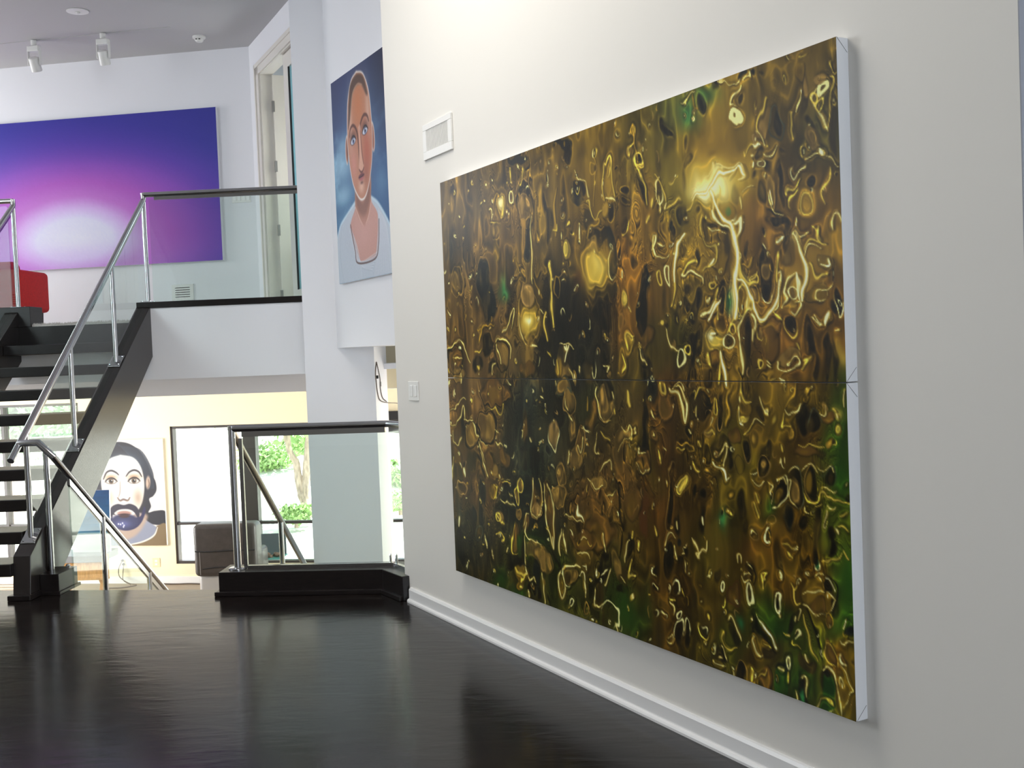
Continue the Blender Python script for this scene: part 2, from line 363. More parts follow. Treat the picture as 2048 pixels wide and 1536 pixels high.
# a fuzzy pile along the visible carpet edge
fz = MB()
for i in range(420):
    x = random.uniform(-4.65, XR-.13); h = random.uniform(.006, .018); y = 9.592 + random.uniform(-.006,.02); dx = random.uniform(-.006,.006)
    fz.add([(x-.003,y,ZL-.004),(x+.003,y,ZL-.004),(x+dx,y-.004,ZL+h)], [(0,1,2)])
fz.build('pile_fringe', M['carpet'], cpo, kind='stuff')

# ------------------------------------------------------------------ studio far wall with openings
ZT, ZB = .694, -1.144                                   # window head and sill
b = MB(); LB = lambda mb, s0, s1, o0, o1, z0, z1: mb.obox(FN*CL, TV, FN, s0, s1, -o1, -o0, z0, z1)
LB(b, -12.5, -11.6, -.15, 0, ZS, 1.41); LB(b, -8.22, -6.92, -.15, 0, ZS, 1.41)
LB(b, -11.6, -8.22, -.15, 0, 1.05, 1.41); LB(b, -11.6, -8.22, -.15, 0, ZS, ZB)
LB(b, -6.92, -1.9, -.15, 0, ZT, 1.41); LB(b, -6.92, -1.9, -.15, 0, ZS, ZB); LB(b, -1.9, 3.5, -.15, 0, ZS, 1.41)
structure('wall_studio_far', b, M['cream'])
b = MB(); LB(b, -12.4, 3.4, 0, .015, ZS, ZS+.09); structure('baseboard_studio', b, M['trim'])

def window(name, s0, s1, z0, z1, mulls, trans, broad=()):
    w = empty(name, lw((s0+s1)/2, -.05, z0), kind='structure'); t = .035
    b = MB(); LB(b, s0, s0+t, -.12, -.02, z0, z1); LB(b, s1-t, s1, -.12, -.02, z0, z1); LB(b, s0, s1, -.12, -.02, z1-t, z1); LB(b, s0, s1, -.12, -.02, z0, z0+t)
    b.build('frame', M['frame'], w)
    xs = [s0+t]
    for m in mulls:
        h = broad[1] if broad and abs(m-broad[0]) < .01 else .02
        b = MB(); LB(b, m-h, m+h, -.12, -.01, z0+t, z1-t); b.build('mullion', M['frame'], w); xs += [m-h, m+h]
    xs.append(s1-t)
    b = MB(); LB(b, s0+t, s1-t, -.11, -.03, trans-.018, trans+.018); b.build('transom', M['frame'], w)
    for i in range(0, len(xs), 2):
        for (a, c) in ((z0+t, trans-.018), (trans+.018, z1-t)):
            b = MB(); LB(b, xs[i], xs[i+1], -.075, -.069, a, c); b.build('pane', M['pane'], w)
    return w
window('window_1', -6.92, -1.9, ZB, ZT, [-5.815, -4.72, -3.15], -.61, (-5.815, .085))
window('window_2', -11.6, -8.22, ZB, 1.05, [-10.45, -9.36], -.61)
# ------------------------------------------------------------------ staircase up
TH = .12
st = empty('staircase', (-4.2, 7.2, 0), 'dark-stained open-riser staircase rising to the upper landing', 'staircase')
zt = lambda y: .29 + (y-7.18)*(2.083-.29)/(9.617-7.18)          # top line of a stringer
prof_s = [(7.15,0),(7.18,.29),(9.62,2.083),(9.62,1.63),(7.50,0)]
for xr, nm in ((XR, 'stringer'), (-4.77, 'stringer')):
    MB().extr([(xr, y, z) for y, z in prof_s], (-TH,0,0)).build(nm, M['stringer'], st, bevel=.004)
    MB().box(xr-TH-.025, xr+.012, 7.12, 7.40, 0, .035).build('base_shoe', M['dark'], st, bevel=.004)
for k in range(1, 10):
    z = ZL - .1873*k; y = 9.55 - .279*k
    if k == 9: y += .10
    MB().box(-4.772, XR-TH+.002, y, y+.285, z-.085, z).build('tread', M['dark'], st, bevel=.006)

def post(parent, p0, p1, r=.020, plate=True, slope=0.0):
    o = MB().tube([p0, p1], r, 16).build('post', M['steel'], parent, smooth=True)
    if plate:
        x, y, z = p0; h = .055; q = lambda dx, dy: (x+dx, y+dy, z+dy*slope)
        b = MB().hexa([np.array(q(-.05,-h))+EZ*.002, np.array(q(.05,-h))+EZ*.002, np.array(q(.05,h))+EZ*.002, np.array(q(-.05,h))+EZ*.002],
                      [np.array(q(-.05,-h))+EZ*.012, np.array(q(.05,-h))+EZ*.012, np.array(q(.05,h))+EZ*.012, np.array(q(-.05,h))+EZ*.012])
        pl = b.build('base_plate', M['steel'], o, bevel=.002)
        for sx in (-1, 1):
            for sy in (-1, 1):
                c = np.array(q(sx*.037, sy*.042)) + EZ*.012
                MB().lathe([(.007,0),(.007,.004),(.003,.006)], c, 8).build('bolt', M['chrome'], o)
    return o

RR = .023
def stair_rail(xc, label, up_first=True):
    r = empty('stair_railing', (xc, 7.3, zt(7.3)), label, 'railing')
    zr = lambda y: 1.049 + (y-7.24)*(3.0-1.049)/(9.70-7.24)
    MB().tube([(xc, 7.10, zr(7.10)), (xc, 9.70, zr(9.70)), (xc, 9.70, zr(9.70)+.06)], RR, 20).build('handrail', M['steel'], r, smooth=True)
    MB().extr([(xc-.011, 7.35, zr(7.35)-.05), (xc+.011, 7.35, zr(7.35)-.05), (xc+.011, 7.35, zr(7.35)-.015), (xc-.011, 7.35, zr(7.35)-.015)], (0, 2.28, zr(9.63)-zr(7.35))).build('glass_channel', M['steel'], r)
    ys = [7.323, 8.075, 8.915, 9.70]
    sl = (2.083-.29)/(9.617-7.18)
    for i, y in enumerate(ys):
        z0 = zt(y) if y < 9.65 else 2.085
        post(r, (xc, y, z0), (xc, y, zr(y)-.01), slope=(sl if y < 9.65 else 0))
    for y0, y1 in zip(ys[:-1], ys[1:]):
        a, c = y0+.03, y1-.03
        MB().extr([(xc-.006, a, zt(a)-.02), (xc-.006, c, zt(c)-.02), (xc-.006, c, zr(c)-.045), (xc-.006, a, zr(a)-.045)], (.012,0,0)).build('glass_panel', M['glass'], r)
    return r
XC = XR - TH/2
stair_rail(XC, 'steel and glass railing on the right side of the rising stairs')
stair_rail(-4.83, 'steel and glass stair railing at the left edge of the photo')

# ------------------------------------------------------------------ landing balustrade
lb = empty('landing_balustrade', (-2.9, 9.69, 2.085), 'steel and glass balustrade along the upper landing in front of the purple painting', 'railing')
MB().tube([(XC, 9.70, 3.045), (-2.166, 9.70, 3.045)], RR, 20).build('handrail', M['steel'], lb, smooth=True)
MB().box(XC+.10, -2.17, 9.69, 9.71, 2.995, 3.025).build('glass_channel', M['steel'], lb)
MB().box(XC+.05, -2.17, 9.694, 9.706, 2.075, 3.00).build('glass_panel', M['glass'], lb)
lb2 = empty('landing_balustrade', (-6.5, 9.69, 2.09), 'steel and glass landing balustrade in front of the red armchair', 'railing')
MB().tube([(-4.83, 9.70, 3.045), (-8.18, 9.70, 3.045)], RR, 20).build('handrail', M['steel'], lb2, smooth=True)
MB().box(-8.18, -4.88, 9.694, 9.706, 2.08, 3.00).build('glass_panel', M['glass'], lb2)

# ------------------------------------------------------------------ kerbs beside the stairs down
KT = .155
poly = [(-2.29,7.095),(-1.194,7.035),(-1.03,6.785),(-.985,6.80),(-.86,6.98),(-1.09,7.29),(-2.29,7.36)]
structure('trim_8', MB().prism(poly, 0, KT), M['dark'], bevel=.004)
shoe = [(-2.315,7.07),(-1.205,7.010),(-1.045,6.765),(-1.03,6.79),(-1.19,7.045),(-2.29,7.10),(-2.29,7.30),(-2.315,7.30)]
structure('trim_9', MB().prism(shoe, 0, .03), M['dark'], bevel=.004)
structure('trim_10', MB().box(XR+.0, -3.452, 7.29, 7.58, 0, .14).box(XR, -3.44, 7.275, 7.60, 0, .022), M['dark'], bevel=.003)

# ------------------------------------------------------------------ staircase down
sd = empty('staircase', (-2.85, 7.5, -.3), 'dark staircase descending from the black floor to the bright studio', 'staircase')
for k in range(1, 7):
    MB().box(-3.39, -2.31, 7.32+.28*(k-1), 7.32+.28*k+.03, -.2*k-.05, -.2*k).build('tread', M['dark'], sd, bevel=.005)
for x in (-3.44, -2.30):
    MB().extr([(x,7.30,-.06),(x,9.30,-1.40),(x,8.95,-1.40),(x,7.30,-.36)], (.05 if x < -3 else -.02,0,0)).build('stringer', M['stringer'], sd)

XL = -3.40
zl = lambda y: 1.0 - .69*(y-7.118)
rd = empty('stair_railing', (XL, 7.4, .14), 'steel handrail with glass descending to the studio, beside the stair foot', 'railing')
MB().tube([(XC, 7.22, 1.045), (XL-.10, 7.20, 1.045), (XL, 7.19, .95+.0), (XL, 9.30, zl(9.30))], [RR]*4, 20).build('handrail', M['steel'], rd, smooth=True)
pb0 = pix(104, 1141, (0,0,1), .14); post(rd, tuple(pb0), (pb0[0], pb0[1], 1.0), plate=False)
MB().lathe([(.016,0),(.016,.02),(.008,.03)], (XL-.08, 7.50, .14), 12).build('glass_clamp', M['chrome'], rd)
for y in (7.923, 8.77):
    post(rd, (XL, y, -.66*(y-7.30)-.10), (XL, y, zl(y)-.01), plate=False)
for a, c in ((7.40, 7.89), (7.955, 8.735), (8.80, 9.2)):
    zz = lambda y: -.66*(y-7.30)-.03
    MB().extr([(XL-.006, a, zz(a)), (XL-.006, c, zz(c)), (XL-.006, c, zl(c)-.07), (XL-.006, a, zl(a)-.07)], (.012,0,0)).build('glass_panel', M['glass'], rd)
    MB().extr([(XL-.010, a, zl(a)-.075), (XL+.010, a, zl(a)-.075), (XL+.010, a, zl(a)-.03), (XL-.010, a, zl(a)-.03)], (0, c-a, zl(c)-zl(a))).build('glass_channel', M['steel'], rd)
XD = -2.20
p1 = pix(478, 888, (1,0,0), XD); p2 = pix(603, 1118, (1,0,0), XD)
zd = lambda y: p1[2] + (p2[2]-p1[2])*(y-p1[1])/(p2[1]-p1[1])
rr = empty('stair_railing', (XD, 7.5, -.2), 'steel handrail descending behind the glass of the corner balustrade', 'railing')
MB().tube([(XD, 7.22, zd(7.22)), (XD, 9.30, zd(9.30))], RR, 20).build('handrail', M['steel'], rr, smooth=True)
for y in (p1[1]+.62*(p2[1]-p1[1]),):
    post(rr, (XD, y, -.66*(y-7.30)-.15), (XD, y, zd(y)-.01), plate=False)
MB().box(-2.30, -2.17, 7.37, 7.42, -.25, 0).build('mount_block', M['dark'], rr)

# ------------------------------------------------------------------ corner balustrade at the painting wall
gb = empty('corner_balustrade', (-2.2, 7.2, KT), 'steel-framed glass balustrade on black kerb ending at the painting wall', 'railing')
P0 = np.array([-2.19, 7.205, 0]); P1 = np.array([-1.135, 7.145, 0]); P2 = np.array([-.97, 6.895, 0]); ZR = 1.090
MB().tube([P0+EZ*(ZR), P1+EZ*ZR, P2+EZ*ZR], RR, 20).build('handrail', M['steel'], gb, smooth=True)
po = MB().tube([P0+EZ*KT, P0+EZ*(ZR+.02)], .024, 20).build('post', M['steel'], gb, smooth=True)
MB().lathe([(.062,0),(.062,.006),(.055,.010)], P0+EZ*KT, 28).build('base_plate', M['steel'], po, smooth=True)
MB().extr([P0+np.array([.045,-.012,KT+.01]), P0+np.array([.069,-.012,KT+.01]), P0+np.array([.069,.012,KT+.01]), P0+np.array([.045,.012,KT+.01])], (0,0,.86)).build('glass_channel', M['steel'], gb)
def pl(a, c, z0, z1, t, name, m):
    d = (c-a)/np.linalg.norm(c-a); n = np.array([-d[1], d[0], 0])
    MB().hexa([a-n*t+EZ*z0, c-n*t+EZ*z0, c+n*t+EZ*z0, a+n*t+EZ*z0], [a-n*t+EZ*z1, c-n*t+EZ*z1, c+n*t+EZ*z1, a+n*t+EZ*z1]).build(name, m, gb)
u = (P1-P0)/np.linalg.norm(P1-P0)
pl(P0+u*.06, P1-u*.01, KT+.005, ZR-.045, .006, 'glass_panel', M['glass'])
pl(P0+u*.07, P1-u*.02, ZR-.055, ZR-.018, .011, 'glass_channel', M['steel'])
pl(P0+u*.07, P1, KT, KT+.022, .014, 'glass_channel', M['steel'])
u2 = (P2-P1)/np.linalg.norm(P2-P1)
pl(P1+u2*.03, P2, KT+.005, ZR-.045, .006, 'glass_panel', M['glass'])
pl(P1+u2*.03, P2, ZR-.055, ZR-.018, .011, 'glass_channel', M['steel'])
pl(P1+u2*.02, P2, KT, KT+.022, .014, 'glass_channel', M['steel'])
for o in (-.02, .02):
    MB().lathe([(.008,0),(.008,.05),(.004,.06)], P1+u*o+EZ*(KT+.02), 10).build('corner_clip', M['chrome'], gb)
# ------------------------------------------------------------------ small fixtures on the painting wall
v = empty('wall_vent', rw(5.65, 0, 2.65), 'white louvred air vent above the top left corner of the gold painting', 'vent')
RB = lambda mb, a0, a1, o0, o1, z0, z1: mb.hexa([rw(a0,o0,z0),rw(a1,o0,z0),rw(a1,o1,z0),rw(a0,o1,z0)], [rw(a0,o0,z1),rw(a1,o0,z1),rw(a1,o1,z1),rw(a0,o1,z1)])
a0, a1, z0, z1 = 5.462, 5.848, 2.648, 2.847; t = .045
b = MB(); RB(b, a0, a1, 0, .012, z0, z0+t); RB(b, a0, a1, 0, .012, z1-t*.75, z1); RB(b, a0, a0+t, 0, .012, z0+t, z1-t*.75); RB(b, a1-t, a1, 0, .012, z0+t, z1-t*.75)
b.build('frame', M['plastic'], v, bevel=.002)
b = MB(); RB(b, a0+t, a1-t, .0005, .002, z0+t, z1-t*.75); b.build('duct_opening', M['gap'], v)
nS = 19
for i in range(nS):
    x = a0+t+(i+.5)*(a1-a0-2*t)/nS
    b = MB(); b.hexa([rw(x-.003,.002,z0+t),rw(x+.001,.002,z0+t),rw(x+.004,.011,z0+t),rw(x,.011,z0+t)], [rw(x-.003,.002,z1-t*.75),rw(x+.001,.002,z1-t*.75),rw(x+.004,.011,z1-t*.75),rw(x,.011,z1-t*.75)])
    b.build('slat', M['plastic'], v)
sw = empty('light_switch', rw(6.16, 0, 1.26), 'white two-rocker light switch on the wall left of the gold painting', 'switch')
b = MB(); RB(b, 6.085, 6.238, 0, .007, 1.258, 1.374); b.build('plate', M['plastic'], sw, bevel=.002)
for x in (6.125, 6.185):
    b = MB(); RB(b, x-.018, x+.018, .007, .012, 1.283, 1.350); b.build('rocker', M['rocker'], sw, bevel=.002)

# ------------------------------------------------------------------ fixtures upstairs
FB = lambda mb, s0, s1, o0, o1, z0, z1: mb.obox(FN*CF, TV, FN, s0, s1, -o1, -o0, z0, z1)
sw2 = empty('light_switch', fw(-4.617, 0, 3.18), 'white four-gang switch plate behind the landing glass beside the doorway', 'switch')
b = MB(); FB(b, -4.722, -4.515, 0, .007, 3.185, 3.285); b.build('plate', M['plastic'], sw2, bevel=.002)
for i in range(4):
    x = -4.694 + i*.0505
    b = MB(); FB(b, x-.012, x+.016, .007, .012, 3.205, 3.262); b.build('rocker', M['rocker'], sw2, bevel=.002)
v2 = empty('wall_vent', fw(-5.32, 0, 2.21), 'small ivory slotted vent low on the upstairs wall under the purple painting', 'vent')
b = MB(); FB(b, -5.445, -5.200, 0, .010, 2.195, 2.365); b.build('frame', M['plastic'], v2, bevel=.003)
for i in range(5):
    z = 2.23 + i*.024
    b = MB(); FB(b, -5.405, -5.240, .010, .0115, z, z+.007); b.build('slot', M['gap'], v2)
tr_ = empty('light_track', pix(205, 66, (0,0,1), ZC), 'thin pale lighting track running along the grey ceiling', 'lighting track')
pa, pb = pix(-60, 94, (0,0,1), ZC), pix(340, 54, (0,0,1), ZC)
dd = (pb-pa)/np.linalg.norm(pb-pa); nn = np.array([-dd[1], dd[0], 0])
MB().obox(pa, dd, nn, 0, np.linalg.norm(pb-pa), -.012, .012, -.006, 0).build('track_rail', M['ceiling'], tr_)

def spotlight(px, py, ang, label):
    p = pix(px, py, (0,0,1), ZC)
    s = empty('spotlight', p, label, 'spotlight', 'track spotlights')
    MB().lathe([(.028,-.006),(.028,-.055),(.020,-.060)], p, 16).build('adapter', M['plastic'], s, smooth=True)
    c = p + np.array([0,0,-.06])
    b = MB().obox(c, dd, nn, -.062, .062, -.030, .030, -.055, 0)
    b.build('housing', M['plastic'], s, bevel=.008)
    for q in (-1, 1):
        MB().obox(c, dd, nn, q*.062-.005, q*.062+.005, -.018, .018, -.19, -.04).build('yoke_arm', M['plastic'], s, bevel=.003)
    h = MB().lathe([(.030,.06),(.050,.045),(.052,-.075),(.047,-.085),(.044,-.080)], (0,0,0), 20)
    ho = h.build('lamp_head', M['plastic'], s, smooth=True)
    ho.parent = None; ho.matrix_parent_inverse = Matrix()
    dirv = nn*math.sin(ang) ; up = -(np.array([0,0,-math.cos(ang)]) + dirv)
    z = Vector(up).normalized(); x = Vector(dd).normalized(); y = z.cross(x)
    Mx = Matrix(((x[0],y[0],z[0],c[0]),(x[1],y[1],z[1],c[1]),(x[2],y[2],z[2],c[2]-.165),(0,0,0,1)))
    for vv in ho.data.vertices: vv.co = Mx @ vv.co
    bpy.context.view_layer.update(); ho.parent = s; ho.matrix_parent_inverse = s.matrix_world.inverted()
    k = MB().lathe([(.040,0),(.040,.004)], (0,0,-.078), 20).build('lens', M['gap'], s)
    k.parent = None
    for vv in k.data.vertices: vv.co = Mx @ vv.co
    k.parent = s; k.matrix_parent_inverse = s.matrix_world.inverted()
spotlight(67, 80, R(24), 'white track spotlight on the left, nearer the photo edge')
spotlight(205, 66, R(20), 'white track spotlight on the right, nearer the smoke detector')
p = pix(155, 22, (0,0,1), ZC)
dl = empty('downlight', p, 'round recessed downlight with chrome reflector in the grey ceiling', 'downlight')
MB().lathe([(.070,-.002),(.098,-.002),(.098,-.007),(.072,-.010)], p, 32).build('trim_ring', M['plastic'], dl, smooth=True)
MB().lathe([(.069,-.003),(.045,-.006),(.020,-.010)], p, 32).build('reflector', M['reflector'], dl, smooth=True)
MB().lathe([(.018,-.009),(.022,-.018),(.012,-.026)], p, 16).build('bulb', M['rocker'], dl, smooth=True)
p = pix(398, 73, (0,0,1), ZC)
sm = empty('smoke_detector', p, 'round white smoke detector on the ceiling near the doorway', 'detector')
MB().lathe([(.065,0),(.065,-.016),(.058,-.022)], p, 28).build('base', M['plastic'], sm, smooth=True)
MB().lathe([(.045,-.022),(.042,-.042),(.030,-.055)], p, 28).build('cap', M['plastic'], sm, smooth=True)
for q in (-1, 1):
    MB().box(p[0]+q*.016-.008, p[0]+q*.016+.008, p[1]-.046, p[1]-.040, p[2]-.040, p[2]-.030).build('sensor_slot', M['gap'], sm)

# ------------------------------------------------------------------ red armchair on the landing
ar = empty('armchair', (-5.45, 10.5, ZL), 'red upholstered armchair behind the railing on the upper landing', 'armchair', rz=0)
MB().box(-5.82, -5.085, 10.18, 10.34, ZL+.16, 2.56).build('backrest', M['red'], ar, smooth=True, bevel=.07, seg=5)
MB().box(-5.80, -5.11, 10.30, 10.86, ZL+.16, ZL+.43).build('seat', M['red'], ar, smooth=True, bevel=.05, seg=4)
for x in (-5.84, -5.19):
    MB().box(x, x+.115, 10.22, 10.86, ZL+.16, ZL+.56).build('armrest', M['red'], ar, smooth=True, bevel=.045, seg=4)
for x in (-5.76, -5.15):
    for y in (10.24, 10.80):
        MB().tube([(x,y,ZL),(x,y,ZL+.18)], [.016,.024], 10).build('leg', M['dark'], ar)

# ------------------------------------------------------------------ cable hanging on the column's side
hc = empty('hanging_cable', (-1.57, 9.45, 1.1), 'loose brown cable dangling on the cream side of the column', 'cable')
def spline(pts, n=8):
    pts = [np.array(q, float) for q in pts]; P = [2*pts[0]-pts[1]] + pts + [2*pts[-1]-pts[-2]]; out = []
    for i in range(1, len(P)-2):
        for k in range(n):
            t = k/n; a, b_, c, d = P[i-1], P[i], P[i+1], P[i+2]
            out.append(.5*((2*b_)+(-a+c)*t+(2*a-5*b_+4*c-d)*t*t+(-a+3*b_-3*c+d)*t**3))
    out.append(pts[-1]); return out
X_ = -1.57
cpt = lambda x, y, o=.006: pix(x, y, (1,0,0), X_+o) 
MB().tube(spline([cpt(753,724), cpt(751,742), cpt(752,758), cpt(755,785), cpt(760,800), cpt(772,805), cpt(790,806), cpt(800,807)]), .0045, 6).build('cord', M['cable'], hc)
MB().tube(spline([cpt(753,724), cpt(757,742), cpt(760,757), cpt(761,778), cpt(765,795), cpt(773,803)]), .004, 6).build('cord', M['cable'], hc)
q = cpt(754, 754, .012); MB().box(q[0]-.012, q[0]+.012, q[1]-.012, q[1]+.012, q[2]-.014, q[2]+.014).build('plug', M['black'], hc, bevel=.003)
q = cpt(762, 768, .010); MB().box(q[0]-.004, q[0]+.004, q[1]-.008, q[1]+.008, q[2]-.02, q[2]+.02).build('cable_clip', M['plastic'], hc)

# ------------------------------------------------------------------ studio: black box over the narrow window, outlets, cords
b = MB(); LB(b, -4.1, -3.35, 0, .10, .700, .812)
o = b.build('blind_housing', M['black'], None, bevel=.004); tag(o, 'black rectangular box on the cream wall above the corner handrail', 'blind')
b = MB(); LB(b, -7.25, -7.145, 0, .008, -1.18, -1.06); op = empty('outlet_plate', lw(-7.2, 0, -1.18), 'ivory outlet plate low on the cream wall under the bearded portrait', 'outlet')
b.build('plate', M['cream_plate'], op, bevel=.002)
for z in (-1.145, -1.10):
    b = MB(); LB(b, -7.215, -7.18, .008, .010, z-.012, z+.012); b.build('socket', M['plastic'], op)
co = empty('power_cord', lw(-7.68, .01, ZS), 'thin dark power cord plugged into the cream wall and trailing to the floor', 'cord')
for dz, ds in ((0, 0), (-.05, .012)):
    q = lw(-7.68+ds, .012, -1.09+dz); MB().lathe([(.016,-.012),(.016,.012)], q, 10, 'Y').build('plug', M['black'], co)
cl = lambda s, o, z: lw(s, o, z)
MB().tube(spline([cl(-7.68,.02,-1.09), cl(-7.72,.05,-1.20), cl(-7.69,.08,-1.30), cl(-7.55,.12,-1.37), cl(-7.42,.15,-1.394), cl(-7.55,.3,-1.394), cl(-7.8,.32,-1.394)]), .006, 6).build('wire', M['cable'], co)
MB().tube(spline([cl(-7.66,.02,-1.14), cl(-7.66,.05,-1.25), cl(-7.63,.10,-1.34), cl(-7.50,.14,-1.394)]), .005, 6).build('wire', M['cable'], co)
MB().tube(spline([cl(-7.2,.06,-1.392), cl(-6.9,.09,-1.392), cl(-6.7,.07,-1.392), cl(-6.45,.10,-1.392)]), .008, 6).build('wire', M['cable'], co)

# ------------------------------------------------------------------ studio: grey recliner seen from behind
rc = empty('recliner', (-3.95, 12.7, ZS), 'grey-brown leather recliner seen from behind below the window', 'recliner')
x0, x1 = -4.315, -3.575
def cushion(name, x0, x1, y0, y1, z0, z1, m, bev, lean=0.0, par=rc):
    b = MB().hexa([(x0,y0,z0),(x1,y0,z0),(x1,y1,z0),(x0,y1,z0)], [(x0,y0+lean,z1),(x1,y0+lean,z1),(x1,y1+lean,z1),(x0,y1+lean,z1)])
    return b.build(name, m, par, smooth=True, bevel=bev, seg=5)
bk = cushion('backrest', x0, x1, 12.50, 12.78, -.955, -.345, M['leather'], .055, -.01)
MB().tube(spline([(x0+.02,12.502,-.655),(x0+.2,12.490,-.660),(x1-.2,12.490,-.652),(x1-.02,12.502,-.655)]), .008, 6).build('crease', M['black'], bk)
MB().tube(spline([(x0+.1,12.496,-.86),(x0+.3,12.494,-.845),(x1-.1,12.496,-.862)]), .006, 6).build('crease', M['black'], bk)
cushion('seat', x0+.03, x1-.03, 12.75, 13.02, -1.02, -.80, M['leather'], .06)
for x in (x0, x1-.13): cushion('armrest', x, x+.13, 12.72, 13.02, -1.05, -.68, M['leather'], .05)
MB().box(x0+.03, x1-.03, 12.55, 12.99, -1.33, -.94).build('base', M['silver'], rc, smooth=True, bevel=.05, seg=4)
for x in (x0+.1, x1-.1):
    for y in (12.62, 12.92): MB().tube([(x,y,ZS),(x,y,-1.31)], .025, 10).build('foot', M['black'], rc)
for x in (x0+.075,): MB().tube([(x,12.497,-.93),(x,12.497,-.66)], .004, 6).build('seam', M['seam'], rc)
MB().tube([(x0+.075,12.513,-.62),(x0+.075,12.498,-.40)], .004, 6).build('seam', M['seam'], bk)

# ------------------------------------------------------------------ studio: work table, blue canvas, cloth
wt = empty('work_table', (-6.0, 13.4, ZS), 'low pine studio table with grey top under the blue canvas', 'table')
xa, xb = -6.45, -5.66; zt_ = -.77
MB().box(xa, xb, 13.10, 13.62, zt_-.085, zt_).build('table_top', M['greytop'], wt, bevel=.006)
MB().box(xa+.08, xb+.02, 13.14, 13.18, zt_-.28, zt_-.085).build('apron', M['pine'], wt, bevel=.004)
MB().box(xa+.06, xb+.05, 13.12, 13.20, zt_-.305, zt_-.275).build('rail', M['pine'], wt, bevel=.003)
MB().box(xb-.005, xb+.045, 13.12, 13.20, zt_-.28, zt_-.0).build('bracket', M['pine'], wt, bevel=.003)
for xx in (xa+.2, xb-.12):
    MB().extr([(xx-.03,13.16,zt_-.09),(xx+.03,13.16,zt_-.09),(xx+.20,13.16,ZS+.05),(xx+.14,13.16,ZS+.05)], (0,.04,0)).build('leg', M['pine'], wt)
    MB().extr([(xx-.03,13.50,zt_-.09),(xx+.03,13.50,zt_-.09),(xx-.05,13.50,ZS+.05),(xx-.11,13.50,ZS+.05)], (0,.04,0)).build('leg', M['pine'], wt)
    MB().box(xx-.06, xx+.24, 12.98, 13.60, ZS, ZS+.07).build('foot_runner', M['pine'], wt, bevel=.004)
MB().obox((xb+.0,13.02,0),(.95,.31,0),(-.31,.95,0), -.30, .14, -.02, .02, ZS+.07, ZS+.19).build('stretcher', M['pine'], wt)
def lump(name, m, parent, c, r, seed, n=10, amp=.25, sub=3):
    rnd = random.Random(seed); bm = bmesh.new(); bmesh.ops.create_icosphere(bm, subdivisions=sub, radius=1)
    ks = [(Vector((rnd.gauss(0,1),rnd.gauss(0,1),rnd.gauss(0,1))), rnd.uniform(0,6)) for _ in range(n)]
    for v_ in bm.verts:
        f = 1 + amp*sum(math.sin(v_.co.dot(k)*2.2+ph) for k, ph in ks)/n**.5
        v_.co = Vector((v_.co.x*r[0]*f+c[0], v_.co.y*r[1]*f+c[1], v_.co.z*r[2]*f+c[2]))
    me = bpy.data.meshes.new(name); bm.to_mesh(me); bm.free(); me.materials.append(m)
    for p_ in me.polygons: p_.use_smooth = True
    o = bpy.data.objects.new(name, me); COL.objects.link(o)
    if parent: bpy.context.view_layer.update(); o.parent = parent; o.matrix_parent_inverse = parent.matrix_world.inverted()
    return o
o = lump('crumpled_cloth', M['cloth'], None, (-5.95, 12.55, ZS+.075), (.26,.16,.085), 5, amp=.28)
tag(o, 'crumpled white cloth on the studio floor beside the pine table', 'cloth')

# ------------------------------------------------------------------ studio: stone tray stand by the window
ts = empty('stone_tray', (-3.7, 13.25, ZS), 'dark-backed glass tray of brown stones standing by the window', 'tray')
MB().box(-3.85, -3.45, 13.36, 13.39, -.87, -.615).build('back_panel', M['slate'], ts)
MB().box(-3.87, -3.43, 13.08, 13.39, -.885, -.872).build('glass_shelf', M['teal'], ts)
for i in range(9):
    lump('stone', M['stone'], ts, (-3.82+.045*i, 13.20+.05*math.sin(i*2.3), -.852+.008*math.cos(i*1.7)), (.036,.034,.026), 20+i, sub=2)
MB().tube(spline([(-3.66,13.25,-.885),(-3.70,13.25,-1.0),(-3.76,13.25,-1.12),(-3.74,13.25,-1.25),(-3.66,13.25,ZS)]), .012, 8).build('curved_leg', M['steel'], ts)
MB().tube([(-3.80,13.3,-.885),(-3.80,13.3,ZS)], .02, 10).build('leg', M['slate'], ts)
MB().tube([(-3.50,13.3,-.885),(-3.50,13.3,ZS)], .012, 10).build('leg', M['steel'], ts)

# ------------------------------------------------------------------ garden
structure('garden_ground', MB().prism([(-40,14.8),(30,14.0),(30,60),(-40,60)], -1.62, -1.50), M['ground'])
structure('garden_terrace', MB().prism([(-14,14.95),(5,13.9),(5,17.2),(-14,18.2)], -1.50, -1.46), M['paving'])
b = MB(); b.add([(-40,20.6,-1.5),(30,20.0,-1.5),(30,23.5,-.55),(-40,23.5,-.75),(-40,60,3.0),(30,60,3.6)], [(0,1,2,3),(3,2,5,4)])
structure('garden_bank', b, M['ground'])

